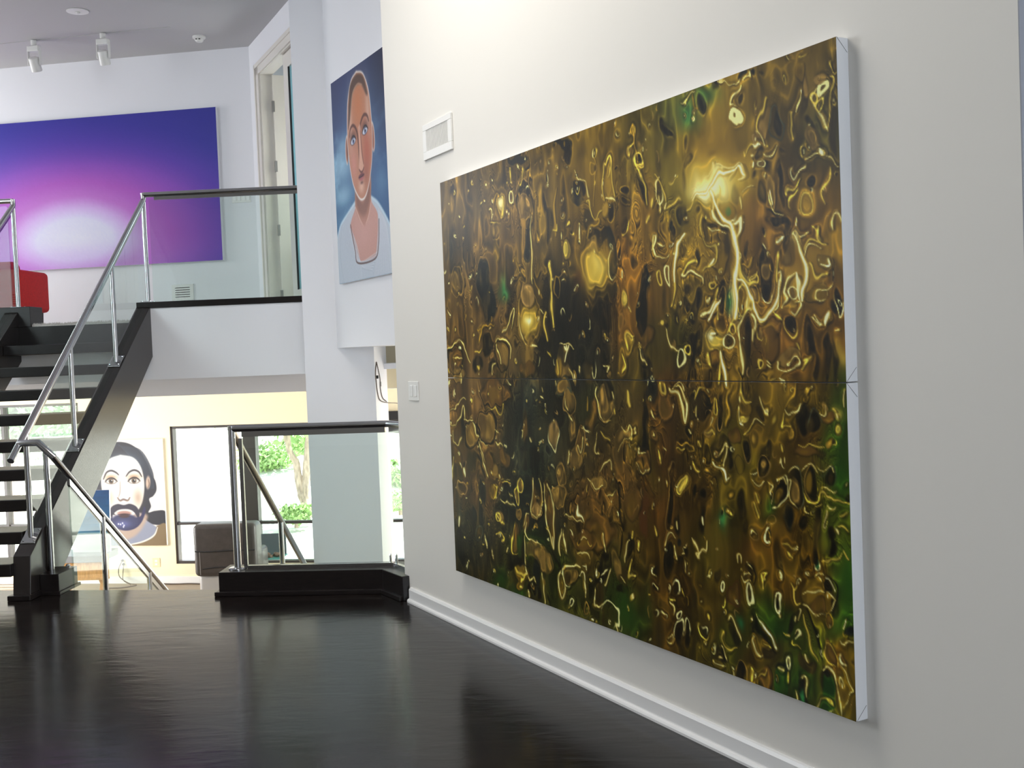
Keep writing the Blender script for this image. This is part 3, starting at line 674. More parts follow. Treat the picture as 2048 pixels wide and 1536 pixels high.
def leaves(name, m, parent, c, r, n, size, seed):
    rnd = np.random.RandomState(seed); d = rnd.normal(size=(n,3)); d /= np.linalg.norm(d,axis=1)[:,None]
    rad = rnd.uniform(.55, 1.0, n)**.6; P = d*rad[:,None]*np.array(r) + np.array(c)
    # clumps
    cl_ = rnd.normal(size=(14,3)); cl_ /= np.linalg.norm(cl_,axis=1)[:,None]; k = rnd.randint(0,14,n)
    P = P*.55 + (cl_[k]*np.array(r)*.8 + np.array(c) + rnd.normal(size=(n,3))*np.array(r)*.25)*.45
    a = rnd.normal(size=(n,3)); a /= np.linalg.norm(a,axis=1)[:,None]; b_ = np.cross(a, rnd.normal(size=(n,3))); b_ /= np.linalg.norm(b_,axis=1)[:,None]
    s = (size*rnd.uniform(.6,1.3,n))[:,None]
    V = np.stack([P-a*s, P+b_*s*.45, P+a*s, P-b_*s*.45], 1).reshape(-1,3)
    me = bpy.data.meshes.new(name); me.from_pydata(V.tolist(), [], [(4*i,4*i+1,4*i+2,4*i+3) for i in range(n)]); me.materials.append(m)
    o = bpy.data.objects.new(name, me); COL.objects.link(o); o['kind'] = 'stuff'
    if parent: bpy.context.view_layer.update(); o.parent = parent; o.matrix_parent_inverse = parent.matrix_world.inverted()
    return o
Yt = 19.5
tp = lambda x, y, dy=0: pix(x, y, (0,1,0), Yt+dy)
t1 = empty('forked_tree', tp(613, 1030), 'forked bare-trunked tree outside, seen through the window beside the column', 'tree')
MB().tube(spline([tp(616,1036), tp(611,1005), tp(603,985), tp(596,950), tp(592,925), tp(583,910), tp(577,893), tp(574,862), tp(566,830), tp(556,790)]), [.12]*8+[.09]*8+[.075]*8+[.065]*8+[.06]*8+[.055]*8+[.05]*8+[.045]*8+[.04]*8+[.03], 10).build('trunk', M['bark'], t1, smooth=True)
MB().tube(spline([tp(610,1002), tp(612,960), tp(614,920), tp(616,880), tp(612,850), tp(612,800)]), [.08]*8+[.07]*8+[.06]*8+[.05]*8+[.04]*8+[.03], 10).build('branch', M['bark'], t1, smooth=True)
MB().tube(spline([tp(577,893), tp(571,880), tp(569,866), tp(560,850)]), .03, 8).build('branch', M['bark'], t1, smooth=True)
MB().tube(spline([tp(612,985,.2), tp(622,950,.2), tp(627,915,.2), tp(632,880,.2)]), .045, 8).build('branch', M['bark'], t1, smooth=True)
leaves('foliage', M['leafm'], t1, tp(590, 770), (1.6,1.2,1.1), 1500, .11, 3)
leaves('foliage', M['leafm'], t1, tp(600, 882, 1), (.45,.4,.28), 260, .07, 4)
def shrub(px, py, Y, r, n, size, seed, label, m='leafm'):
    c = pix(px, py, (0,1,0), Y); s = empty('garden_shrub', (c[0], c[1], c[2]-r[2]), label, 'shrub', 'garden shrubs')
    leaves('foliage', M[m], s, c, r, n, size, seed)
    MB().tube([(c[0],c[1],c[2]-r[2]*1.1),(c[0],c[1],c[2])], .04, 6).build('stem', M['bark'], s)
shrub(592, 1028, 19.0, (.36,.4,.22), 900, .045, 11, 'rounded green shrub around the foot of the forked tree')
shrub(535, 915, 23.0, (.80,.45,.40), 1100, .06, 12, 'pale green shrub on the bank left of the forked tree')
shrub(605, 900, 24.2, (.75,.4,.40), 1000, .06, 13, 'loose green shrub on the bank right behind the forked tree')
shrub(800, 960, 22.0, (.5,.5,.45), 500, .08, 14, 'green shrub glimpsed through the narrow window at the painting wall')
shrub(800, 1000, 20.0, (.35,.4,.25), 400, .05, 15, 'low leafy shrub below the narrow window view')
for i, (px, py, Y, r) in enumerate([(20, 835, 20.5, (1.0,.8,.9)), (90, 845, 23.5, (1.1,.8,.9)), (160, 810, 26.5, (1.1,.8,1.0))]):
    c = pix(px, py, (0,1,0), Y); t = empty('garden_tree', (c[0], c[1], -1.45), ['leafy garden tree outside the stair-side window, nearest the photo edge', 'leafy garden tree outside the stair-side window, middle one', 'leafy garden tree outside the stair-side window, nearest the stringer'][i], 'tree', 'trees behind the stairs')
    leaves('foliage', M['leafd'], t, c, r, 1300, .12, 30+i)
    MB().tube([(c[0],c[1],-1.5),(c[0]+.05,c[1],-.6),(c[0],c[1],c[2])], [.10,.08,.05], 8).build('trunk', M['bark'], t, smooth=True)
# ------------------------------------------------------------------ painting toolkit (pigment computed with numpy)
def _hash(ix, iy, seed):
    h = (ix.astype(np.int64)*374761393 + iy.astype(np.int64)*668265263 + seed*974711) & 0xffffffff
    h = ((h ^ (h >> 13))*1274126177) & 0xffffffff
    return ((h ^ (h >> 16)) & 0xffff)/65535.0
def vnoise(x, y, seed=0):
    ix, iy = np.floor(x), np.floor(y); fx, fy = x-ix, y-iy
    fx = fx*fx*fx*(fx*(fx*6-15)+10); fy = fy*fy*fy*(fy*(fy*6-15)+10)
    a, b_ = _hash(ix,iy,seed), _hash(ix+1,iy,seed); c, d = _hash(ix,iy+1,seed), _hash(ix+1,iy+1,seed)
    return (a*(1-fx)+b_*fx)*(1-fy) + (c*(1-fx)+d*fx)*fy
def fbm(x, y, seed=0, o=4, g=.5):
    s = 0; a = 1; t = 0
    for i in range(o):
        s = s + a*vnoise(x*2**i+17.3*i, y*2**i+9.1*i, seed+i*31); t += a; a *= g
    return s/t
def sstep(e0, e1, x):
    t = np.clip((x-e0)/(e1-e0+1e-9), 0, 1); return t*t*(3-2*t)

class Art:
    """A canvas of nx x ny dabs; X, Y hold each dab's drawing coordinates."""
    def __init__(s, X, Y): s.X, s.Y = X, Y; s.im = np.zeros(X.shape+(3,)); s.tex = None
    def sub(s, x0, x1, y0, y1):
        m = (s.X > x0) & (s.X < x1) & (s.Y > y0) & (s.Y < y1)
        r = np.where(m.any(1))[0]; c = np.where(m.any(0))[0]
        if len(r) == 0 or len(c) == 0: return None
        return slice(r[0], r[-1]+1), slice(c[0], c[-1]+1)
    def put(s, sl, mask, col):
        col = np.array(col, float)/255.0; a = mask[..., None]
        s.im[sl] = s.im[sl]*(1-a) + (col if col.ndim == 1 else col)*a
    def ell(s, x, y, rx, ry, rot, col, al=1.0, soft=2.0):
        R_ = max(rx, ry) + soft*2; sl = s.sub(x-R_, x+R_, y-R_, y+R_)
        if sl is None: return
        c, n = math.cos(R(rot)), math.sin(R(rot)); dx, dy = s.X[sl]-x, s.Y[sl]-y
        q = np.sqrt(((dx*c+dy*n)/rx)**2 + ((-dx*n+dy*c)/ry)**2)
        m = al*sstep(-soft, soft, (1-q)*min(rx, ry))
        if s.tex is not None: m = m*s.tex[sl]
        s.put(sl, m, col)
    def ring(s, x, y, rx, ry, rot, wd, col, al=1.0, th0=None, soft=1.0, spread=.2):
        R_ = max(rx, ry) + wd*3; sl = s.sub(x-R_, x+R_, y-R_, y+R_)
        if sl is None: return
        c, n = math.cos(R(rot)), math.sin(R(rot)); dx, dy = s.X[sl]-x, s.Y[sl]-y
        a, b_ = (dx*c+dy*n)/rx, (-dx*n+dy*c)/ry
        q = np.sqrt(a*a+b_*b_)+1e-6; g = np.sqrt((a/rx)**2+(b_/ry)**2)/q+1e-9
        d = np.abs(q-1)/g; m = al*(1-sstep(wd*.5-soft*.5, wd*.5+soft, d))
        if th0 is not None: m = m*np.clip(spread+np.cos(np.arctan2(b_, a)-R(th0)), 0, 1)
        s.put(sl, m, col)
    def glow(s, x, y, rx, ry, col, al=1.0, rot=0):
        R_ = max(rx, ry)*2.6; sl = s.sub(x-R_, x+R_, y-R_, y+R_)
        if sl is None: return
        c, n = math.cos(R(rot)), math.sin(R(rot)); dx, dy = s.X[sl]-x, s.Y[sl]-y
        s.put(sl, al*np.exp(-((dx*c+dy*n)/rx)**2-((-dx*n+dy*c)/ry)**2), col)
    def smooth(s, pts, n=6):
        pts = [np.array(p, float) for p in pts]
        if len(pts) < 3: return pts
        P = [2*pts[0]-pts[1]]+pts+[2*pts[-1]-pts[-2]]; o = []
        for i in range(1, len(P)-2):
            for k in range(n):
                t = k/n; a, b_, c, d = P[i-1], P[i], P[i+1], P[i+2]
                o.append(.5*(2*b_+(c-a)*t+(2*a-5*b_+4*c-d)*t*t+(3*b_-a-3*c+d)*t**3))
        return o+[pts[-1]]
    def line(s, pts, wd, col, al=1.0, soft=1.0, taper=True, curve=True):
        P = s.smooth(pts) if curve else [np.array(p, float) for p in pts]
        A = np.array(P); pad = wd+soft*3; sl = s.sub(A[:,0].min()-pad, A[:,0].max()+pad, A[:,1].min()-pad, A[:,1].max()+pad)
        if sl is None: return
        X, Y = s.X[sl], s.Y[sl]; best = np.full(X.shape, -1e9); n = len(P)
        for i in range(n-1):
            d = P[i+1]-P[i]; L = d@d+1e-9; t = np.clip(((X-P[i][0])*d[0]+(Y-P[i][1])*d[1])/L, 0, 1)
            dist = np.hypot(X-P[i][0]-t*d[0], Y-P[i][1]-t*d[1]); w = wd*.5
            if taper: k = (i+t)/(n-1); w = w*(.35+.65*np.sin(np.pi*np.clip(k,0,1))**.6)
            best = np.maximum(best, w-dist)
        s.put(sl, al*sstep(-soft, soft*.6, best), col)
    def poly(s, pts, col, al=1.0, soft=1.0, curve=False):
        P = s.smooth(list(pts)+[pts[0]]) if curve else [np.array(p, float) for p in pts]
        A = np.array(P); pad = soft*3+1; sl = s.sub(A[:,0].min()-pad, A[:,0].max()+pad, A[:,1].min()-pad, A[:,1].max()+pad)
        if sl is None: return
        X, Y = s.X[sl], s.Y[sl]; ins = np.zeros(X.shape, bool); dm = np.full(X.shape, 1e9); n = len(P)
        for i in range(n):
            a, b_ = P[i], P[(i+1)%n]; d = b_-a; L = d@d+1e-9
            t = np.clip(((X-a[0])*d[0]+(Y-a[1])*d[1])/L, 0, 1); dm = np.minimum(dm, np.hypot(X-a[0]-t*d[0], Y-a[1]-t*d[1]))
            c = ((a[1] > Y) != (b_[1] > Y)) & (X < d[0]*(Y-a[1])/(d[1] if abs(d[1]) > 1e-9 else 1e-9)+a[0]); ins ^= c
        sd = np.where(ins, dm, -dm); s.put(sl, al*sstep(-soft, soft, sd), col)

# ------------------------------------------------------------------ the gold "rain on glass" painting
GW, GH = 2.996, 2.147
PC = dict(k=(24,20,12), K=(22,24,24), b=(100,70,30), o=(122,92,28), g=(178,136,44), y=(226,192,84), c=(246,232,178), w=(255,252,232),
          G=(38,72,22), T=(40,92,58), r=(78,46,22), d=(56,44,20), n=(136,104,52), p=(158,122,74), s=(64,66,58))
def paint_gold(NX=900, NY=644):
    u = np.linspace(0, GW, NX); v = np.linspace(0, GH, NY); U, V = np.meshgrid(u, v)
    P = (W*5.55)[None,None,:] - U[...,None]*W + (N*(CW-.05)) + (2.475-V)[...,None]*EZ - EYE
    dz = P@FWD; PX = 1024+FPX*(P@RGT)/dz; PY = 768-FPX*(P@UPV)/dz
    zoom = .6+.9*U/GW
    A = Art(PX + zoom*(12*(fbm(U*12, V*8, 81, 2)-.5)+2*(vnoise(U*34, V*22, 83)-.5)), PY + zoom*(20*(fbm(U*12, V*8, 85, 2)-.5)+3*(vnoise(U*34, V*18, 87)-.5)))
    # broad colour passages (drawing position -> pigment)
    base = [(900,420,96,74,40),(960,380,92,72,42),(1000,470,96,70,34),(930,520,78,60,38),(1100,330,104,80,34),(1200,300,112,86,30),(1300,260,108,88,32),
      (1340,240,86,84,40),(1420,240,116,90,30),(1500,200,98,76,28),(1600,160,104,80,30),(1660,260,96,84,36),(1180,400,112,84,24),(1100,430,104,80,28),
      (1060,520,86,66,30),(1120,600,34,28,16),(1170,650,24,22,18),(1100,660,36,30,20),(1000,600,72,54,34),(930,620,88,66,36),(920,700,92,68,38),(980,720,84,62,36),
      (1060,720,84,66,40),(1140,720,26,24,18),(1200,600,60,44,20),(1250,520,118,78,22),(1260,620,98,66,22),(1300,420,116,84,28),(1350,380,92,80,24),(1400,300,124,96,24),(1440,340,150,120,26),
      (1500,420,112,78,30),(1560,380,104,76,32),(1620,430,120,84,26),(1660,480,124,92,24),(1400,500,112,86,24),(1480,560,112,84,32),(1560,560,120,84,26),(1640,600,110,76,20),
      (1380,620,92,72,24),(1440,660,104,72,24),(1560,680,104,70,28),(1660,690,112,76,22),(1340,700,76,66,22),(1300,730,76,48,20),(1500,740,104,66,22),
      (920,800,92,66,36),(980,850,96,70,36),(1040,850,38,40,34),(1060,950,30,34,30),(1100,800,32,30,20),(1180,800,44,42,22),(1250,800,60,46,20),(1160,900,62,50,28),(1220,900,66,50,24),
      (930,960,80,58,34),(980,1000,76,54,30),(1040,1050,28,30,26),(1100,1050,34,34,26),(1180,1000,92,64,30),(1180,1080,104,66,30),(1240,950,88,62,28),(940,1100,46,40,26),(1000,1120,58,48,26),(1080,1120,66,58,22),
      (1300,900,84,54,20),(1320,1000,84,42,18),(1300,1100,80,44,18),(1330,820,90,60,20),(1400,850,92,66,20),(1450,900,78,64,18),(1500,850,88,66,22),(1560,820,96,74,20),(1620,800,104,78,18),(1690,800,60,80,20),
      (1400,980,74,52,18),(1460,1000,78,50,18),(1540,1000,88,64,20),(1500,920,80,66,18),(1600,880,96,66,20),(1660,900,64,74,18),(1690,960,40,72,18),(1440,1060,66,54,18),(1540,1080,88,60,18),(1620,1000,84,70,20),(1670,1060,60,76,20),
      (1200,1180,58,52,22),(1130,1160,48,52,20),(1260,1200,40,52,20),(1300,1180,78,40,18),(1380,1150,66,46,16),(1340,1250,70,36,16),(1420,1200,62,48,16),(1500,1150,84,50,16),(1460,1270,58,56,16),(1560,1180,84,58,16),(1620,1160,92,62,16),
      (1690,1150,36,74,20),(1690,1250,44,82,20),(1540,1260,40,66,16),(1600,1280,58,64,16),(1500,1320,84,50,14),(1580,1350,44,60,16),(1660,1320,92,62,16),(1690,1400,96,60,16),(1420,1300,62,50,16),(1640,1400,60,62,16)]
    B = np.array(base, float); st = 4
    red = B[:,2] > 1.55*B[:,3]; B[red,3] += 10; B[red,2] -= 4; grn = B[:,3] > B[:,2]+14; B[grn,3] -= 6; B[grn,2] += 6
    wu = (fbm(U*5, V*2.2, 3, 3)-.5); wv = (fbm(U*5, V*2.0, 9, 3)-.5)
    QX = (PX + 70*wu)[::st, ::st]; QY = (PY + 150*wv)[::st, ::st]
    num = np.zeros(QX.shape+(3,)); den = np.zeros(QX.shape)
    for x, y, r_, g_, b_ in B:
        w_ = 1/(((QX-x)/1.0)**2+((QY-y)/1.35)**2+300)**1.8; num += w_[...,None]*np.array([r_,g_,b_])/255; den += w_
    low = num/den[...,None]
    iy = np.clip(np.arange(NY)/st, 0, low.shape[0]-1.001); ix = np.clip(np.arange(NX)/st, 0, low.shape[1]-1.001)
    y0 = iy.astype(int); x0 = ix.astype(int); fy = (iy-y0)[:,None,None]; fx = (ix-x0)[None,:,None]
    g = lambda a, c: low[a][:, c]
    A.im = (g(y0,x0)*(1-fx)+g(y0,x0+1)*fx)*(1-fy) + (g(y0+1,x0)*(1-fx)+g(y0+1,x0+1)*fx)*fy
    # streaks and refraction contours
    h = fbm((U+.07*wu)*9, (V+.16*wv)*3.0, 21, 4); A.im *= (.52+.96*h)[...,None]
    hs = fbm(U*34, V*2.6, 44, 3); A.im *= (.84+.32*hs)[...,None]
    hh = fbm((U+.12*wu)*6.5, (V+.2*wv)*3.6, 61, 3)
    busy = sstep(.42, .66, fbm(U*3.1, V*2.2, 71, 2))*sstep(.36, .58, fbm(U*16, V*9, 73, 2))
    A.tex = .45+.55*sstep(.25, .6, fbm(U*26, V*9, 91, 3))
    for kk, sd, amp, wd in ((15, 0, .50, .030), (9, .37, .34, .05)):
        fr = np.abs(((hh*kk+sd) % 1)-.5); ln = np.exp(-(fr/wd)**2); lk = np.exp(-((((hh*kk+sd+.13) % 1)-.5)/(wd*1.8))**2)
        A.im *= (1-.55*lk*busy)[...,None]
        A.im += (ln*busy*amp)[...,None]*np.clip(A.im*1.5+np.array([.05,.04,.005]), 0, 1)
    # individual marks, drawn in the order light passages, dark pools, rims, highlights
    def marks(ox, oy, sc, E=(), S=(), Rg=(), Gl=(), ws=.78):
        for x, y, rx, ry, c, a in Gl: A.glow(ox+x/sc, oy+y/sc, rx/sc, ry/sc, PC[c], a)
        for x, y, rx, ry, rot, c in E:
            
            if c in 'npbgoy': A.ell(ox+x/sc+1, oy+y/sc+1, rx/sc*1.14, ry/sc*1.1, rot, PC['k'], .6, 1.8)
            A.ell(ox+x/sc, oy+y/sc, rx/sc, ry/sc, rot, PC[c], .92, 2.2)
            if c in 'npbgo': A.ell(ox+(x-rx*.15)/sc, oy+(y+ry*.15)/sc, rx/sc*.5, ry/sc*.5, rot, PC['o' if c in 'bo' else 'n'], .5, 3.0)
        for c, wd, pts in S:
            q = [(ox+x/sc, oy+y/sc) for x, y in pts]; w_ = ws*wd/sc
            if c in 'cwyg':
                A.line([(x+w_*1.0, y+w_*.5) for x, y in q], w_*1.6, PC['k'], .5, 1.6); A.line(q, w_*2.6+1, PC['g' if c != 'g' else 'o'], .26, 2.2)
                if c in 'cw': A.line(q, w_*1.3, PC['g' if c == 'c' else 'y'], .55, 1.1); A.line(q, w_*.75, PC[c], .85, .8)
                else: A.line(q, w_, PC[c], .9, 1.1)
            else: A.line(q, w_, PC[c], .85, 1.6)
        for x, y, rx, ry, rot, wd, c, th in Rg: A.ring(ox+x/sc, oy+y/sc, rx/sc, ry/sc, rot, wd/sc, PC[c], .95, th, .8, .45)
    marks(860, 240, 4.267, ws=.95,
      Gl=[(1390,1270,120,190,'g',1),(1400,1290,75,130,'y',1),(1430,1230,40,60,'c',.8),(1260,1380,40,90,'r',.8),(595,700,45,90,'g',.8),(595,705,14,42,'w',.9),(1540,520,50,150,'g',.7),(620,1420,30,90,'T',.9),(560,520,120,60,'d',.5)],
      E=[(760,335,85,45,-12,'K'),(800,590,55,70,0,'k'),(800,740,52,110,0,'p'),(985,680,22,90,-6,'k'),(1015,880,32,150,6,'k'),(835,1060,24,170,0,'K'),(835,1330,22,110,0,'n'),(1275,560,60,75,-15,'k'),(1262,650,55,55,0,'K'),
         (1350,850,45,90,10,'d'),(1552,780,26,95,4,'k'),(1500,745,26,80,6,'g'),(1665,905,22,60,-8,'k'),(1815,600,26,130,-12,'k'),(1675,600,32,40,0,'k'),(1450,980,105,60,10,'k'),(1555,1110,42,170,-8,'K'),(1560,1270,38,75,0,'K'),
         (1415,1060,40,80,0,'n'),(1840,1380,32,130,0,'k'),(1740,1190,26,60,-10,'d'),(1010,1290,26,90,0,'k'),(995,1300,18,55,0,'g'),(925,1250,22,80,6,'o'),(1090,1400,22,90,0,'k'),(1500,1450,120,60,0,'d'),(460,1350,60,150,0,'K'),
         (190,620,28,70,0,'k'),(180,740,22,95,0,'n'),(190,1100,18,110,0,'K'),(220,1280,55,60,0,'d'),(225,1390,40,90,0,'n'),(560,920,40,60,0,'n'),(565,1100,22,110,0,'o'),(1140,200,75,45,0,'K'),(1170,270,40,70,0,'k'),(1780,330,28,40,10,'k'),(1700,280,26,55,0,'n'),(1280,980,60,110,0,'o'),(1180,1100,30,60,0,'y')],
      S=[('y',9,[(1485,660),(1483,400),(1515,400),(1550,320),(1560,420),(1582,650)]),('c',16,[(1500,640),(1540,625),(1585,665)]),('c',6,[(853,830),(857,1000),(866,1200),(866,1400)]),('k',16,[(845,860),(835,980),(840,1100)]),
         ('g',7,[(540,760),(550,640),(570,605),(582,660)]),('y',6,[(598,640),(605,740),(600,850)]),('c',7,[(490,740),(510,735),(515,830)]),('y',9,[(500,870),(530,850),(570,860)]),('g',6,[(680,760),(668,660),(690,610),(706,660),(690,740)]),
         ('y',6,[(790,400),(785,500),(770,560),(750,620)]),('p',7,[(730,620),(760,550),(800,520),(845,560),(870,640)]),('g',9,[(1090,590),(1075,700),(1060,850),(1060,1000)]),('y',12,[(1075,870),(1070,920),(1045,940)]),
         ('c',5,[(1245,380),(1280,480),(1330,490),(1355,640)]),('y',7,[(1355,660),(1370,760),(1400,830),(1470,770)]),('g',14,[(1400,830),(1450,850),(1370,920),(1350,1000)]),('g',6,[(1390,250),(1410,330),(1400,500),(1400,700)]),
         ('y',14,[(1040,1210),(1035,1300),(1050,1500)]),('c',8,[(1890,980),(1885,1100),(1930,1160)]),('g',6,[(700,1230),(720,1200),(760,1320)]),('g',6,[(900,950),(920,1060),(945,1000)]),('y',6,[(1185,870),(1180,910)]),('w',7,[(1260,870),(1268,950),(1270,1040)]),
         ('y',8,[(1700,330),(1690,240),(1740,200),(1750,110),(1735,40)]),('g',9,[(1750,360),(1740,400),(1800,400),(1820,350)]),('w',7,[(1640,1280),(1645,1360)]),('y',12,[(1860,800),(1850,850)]),('y',9,[(690,400),(690,520)]),('c',7,[(1130,940),(1120,1010)]),('g',8,[(880,1360),(940,1430),(970,1530)]),('c',10,[(940,1430),(950,1480)])],
      Rg=[(690,665,20,55,0,6,'c',None),(1382,385,22,65,0,5,'g',None),(1552,790,36,105,4,6,'g',60),(1668,920,30,70,-8,7,'y',80),(1090,1400,26,90,0,6,'g',None),(925,940,24,130,4,5,'n',90),(1555,1250,48,105,0,9,'c',160),(800,720,70,140,0,7,'k',-90),(800,740,66,120,0,5,'n',60),(560,930,44,70,0,6,'n',None),(1675,600,40,50,0,6,'g',200),(1780,350,48,62,0,7,'y',120),(225,1390,60,130,0,6,'n',None),(1735,90,20,48,0,5,'g',None)])
    marks(1260, 60, 4.042, ws=1.2,
      Gl=[(720,1020,250,190,'o',.9),(700,1080,200,150,'g',.9),(670,1210,190,120,'y',1),(720,1130,130,90,'y',.8),(650,1235,130,75,'w',1),(560,1280,70,50,'w',.8),(720,1300,70,90,'c',.9),(760,900,200,170,'o',.7),(480,660,70,130,'T',.8),(620,520,90,60,'T',.7),(1440,1370,110,130,'g',.8),(740,1440,100,120,'g',.7)],
      E=[(700,1140,30,40,0,'g'),(660,1160,22,30,0,'y'),(600,1230,30,36,0,'g'),(785,1140,36,44,0,'n'),(1180,740,60,120,-12,'k'),(1060,760,50,130,22,'n'),(1640,760,48,250,2,'d'),(1400,520,34,190,6,'d'),(1420,430,22,90,0,'n'),(1470,790,90,30,50,'k'),(1480,900,70,100,0,'n'),(1470,1240,28,46,0,'k'),
         (1245,950,20,18,0,'k'),(1100,1070,28,46,-20,'k'),(1065,1065,20,26,0,'n'),(1035,990,16,50,12,'k'),(1005,1180,18,50,10,'k'),(1215,1130,26,90,0,'k'),(1140,1280,36,140,0,'n'),(1230,1290,26,130,0,'k'),(1060,1330,36,70,0,'d'),(872,1320,30,70,0,'d'),(790,1450,60,80,0,'o'),(790,1440,24,30,0,'T'),
         (310,800,26,60,-30,'k'),(270,760,16,40,0,'k'),(235,1060,20,80,0,'d'),(235,1250,26,90,0,'d'),(455,930,22,100,0,'d'),(470,1060,40,50,0,'k'),(425,1200,20,110,0,'k'),(420,1460,30,70,0,'k'),(540,1480,16,36,0,'k'),(585,590,30,45,0,'K'),(690,450,18,40,0,'k'),(890,540,22,60,8,'d'),(900,360,32,24,0,'K'),(980,330,22,24,0,'K'),(1070,300,22,24,0,'k'),(80,1260,26,110,-6,'k'),(1180,1460,90,28,18,'k'),(1310,780,20,90,0,'k'),(1640,320,34,60,0,'d'),(1370,300,46,80,0,'o')],
      S=[('w',15,[(520,1270),(590,1210),(660,1140),(740,1110),(800,1100),(880,1060),(915,1110),(930,1200),(900,1220)]),('c',13,[(880,1060),(845,1140),(815,1215)]),('w',18,[(690,1080),(700,1180),(760,1230),(770,1320),(690,1360),(680,1480)]),('c',10,[(470,1330),(520,1270),(480,1250)]),('y',9,[(450,1440),(500,1350),(560,1310)]),
         ('c',9,[(700,450),(740,410),(800,430),(850,400),(880,380)]),('c',10,[(950,340),(945,390),(905,415)]),('c',9,[(880,430),(850,500),(815,590),(860,615)]),('y',9,[(1100,560),(1060,680),(1010,800),(1060,860),(1110,900)]),('c',10,[(1000,830),(1060,850),(1080,890)]),('w',20,[(985,940),(1040,920)]),('c',12,[(1070,970),(1120,990),(1190,920)]),('c',10,[(975,1040),(1000,1000)]),
         ('w',10,[(1000,1060),(985,1130)]),('c',9,[(1080,1190),(1095,1140)]),('c',8,[(1110,1310),(1125,1420),(1230,1480)]),('w',8,[(1135,1300),(1130,1380)]),('c',9,[(1340,660),(1350,560),(1365,440)]),('y',7,[(1320,650),(1300,800),(1310,900)]),('c',9,[(1500,480),(1470,560),(1520,640),(1570,790),(1590,830)]),('y',7,[(1590,830),(1640,430),(1600,420)]),
         ('c',9,[(1390,1080),(1450,1040),(1530,1010),(1600,1030),(1690,1050)]),('w',22,[(1545,960),(1550,1020)]),('y',12,[(1260,1310),(1290,1240),(1370,1230)]),('y',8,[(1600,1110),(1610,1200),(1560,1300),(1600,1400)]),('c',9,[(210,1330),(205,1240),(235,1170)]),('c',7,[(240,1330),(245,1480)]),('y',16,[(280,1440),(390,1365)]),('c',8,[(280,1440),(290,1370)]),('y',7,[(200,1160),(270,1260),(285,1360)]),
         ('g',7,[(500,520),(520,600),(550,620)]),('c',7,[(410,560),(480,500),(530,510)]),('c',8,[(915,1320),(985,1310)]),('c',8,[(890,1440),(900,1340)]),('g',7,[(20,760),(30,860),(40,960),(70,1100)]),('y',8,[(50,1130),(80,1140),(105,1260),(130,1400)]),('y',14,[(170,1390),(165,1430)]),('y',7,[(1360,190),(1440,180)]),('c',8,[(1290,200),(1310,220)]),('y',6,[(920,980),(930,1010),(980,940)])],
      Rg=[(850,690,32,38,0,40,'c',None),(1555,495,34,36,0,30,'c',None),(1485,550,30,36,0,12,'y',None),(1535,600,34,38,0,9,'y',None),(1530,415,28,30,0,30,'n',None),(1450,1390,60,70,0,9,'y',None),(1450,1380,30,36,0,8,'g',None),(1330,1340,50,80,20,9,'y',200),(1475,880,40,50,0,7,'n',None),(1065,1065,26,30,0,7,'c',None),(790,1140,30,40,0,7,'c',200),(790,1440,70,80,0,12,'w',120),(65,1050,36,55,0,8,'y',None),(235,1290,30,110,0,6,'c',90),(1640,310,36,56,0,7,'y',120),(1350,1120,44,60,30,7,'c',80),(1180,760,66,120,-12,8,'s',None)])
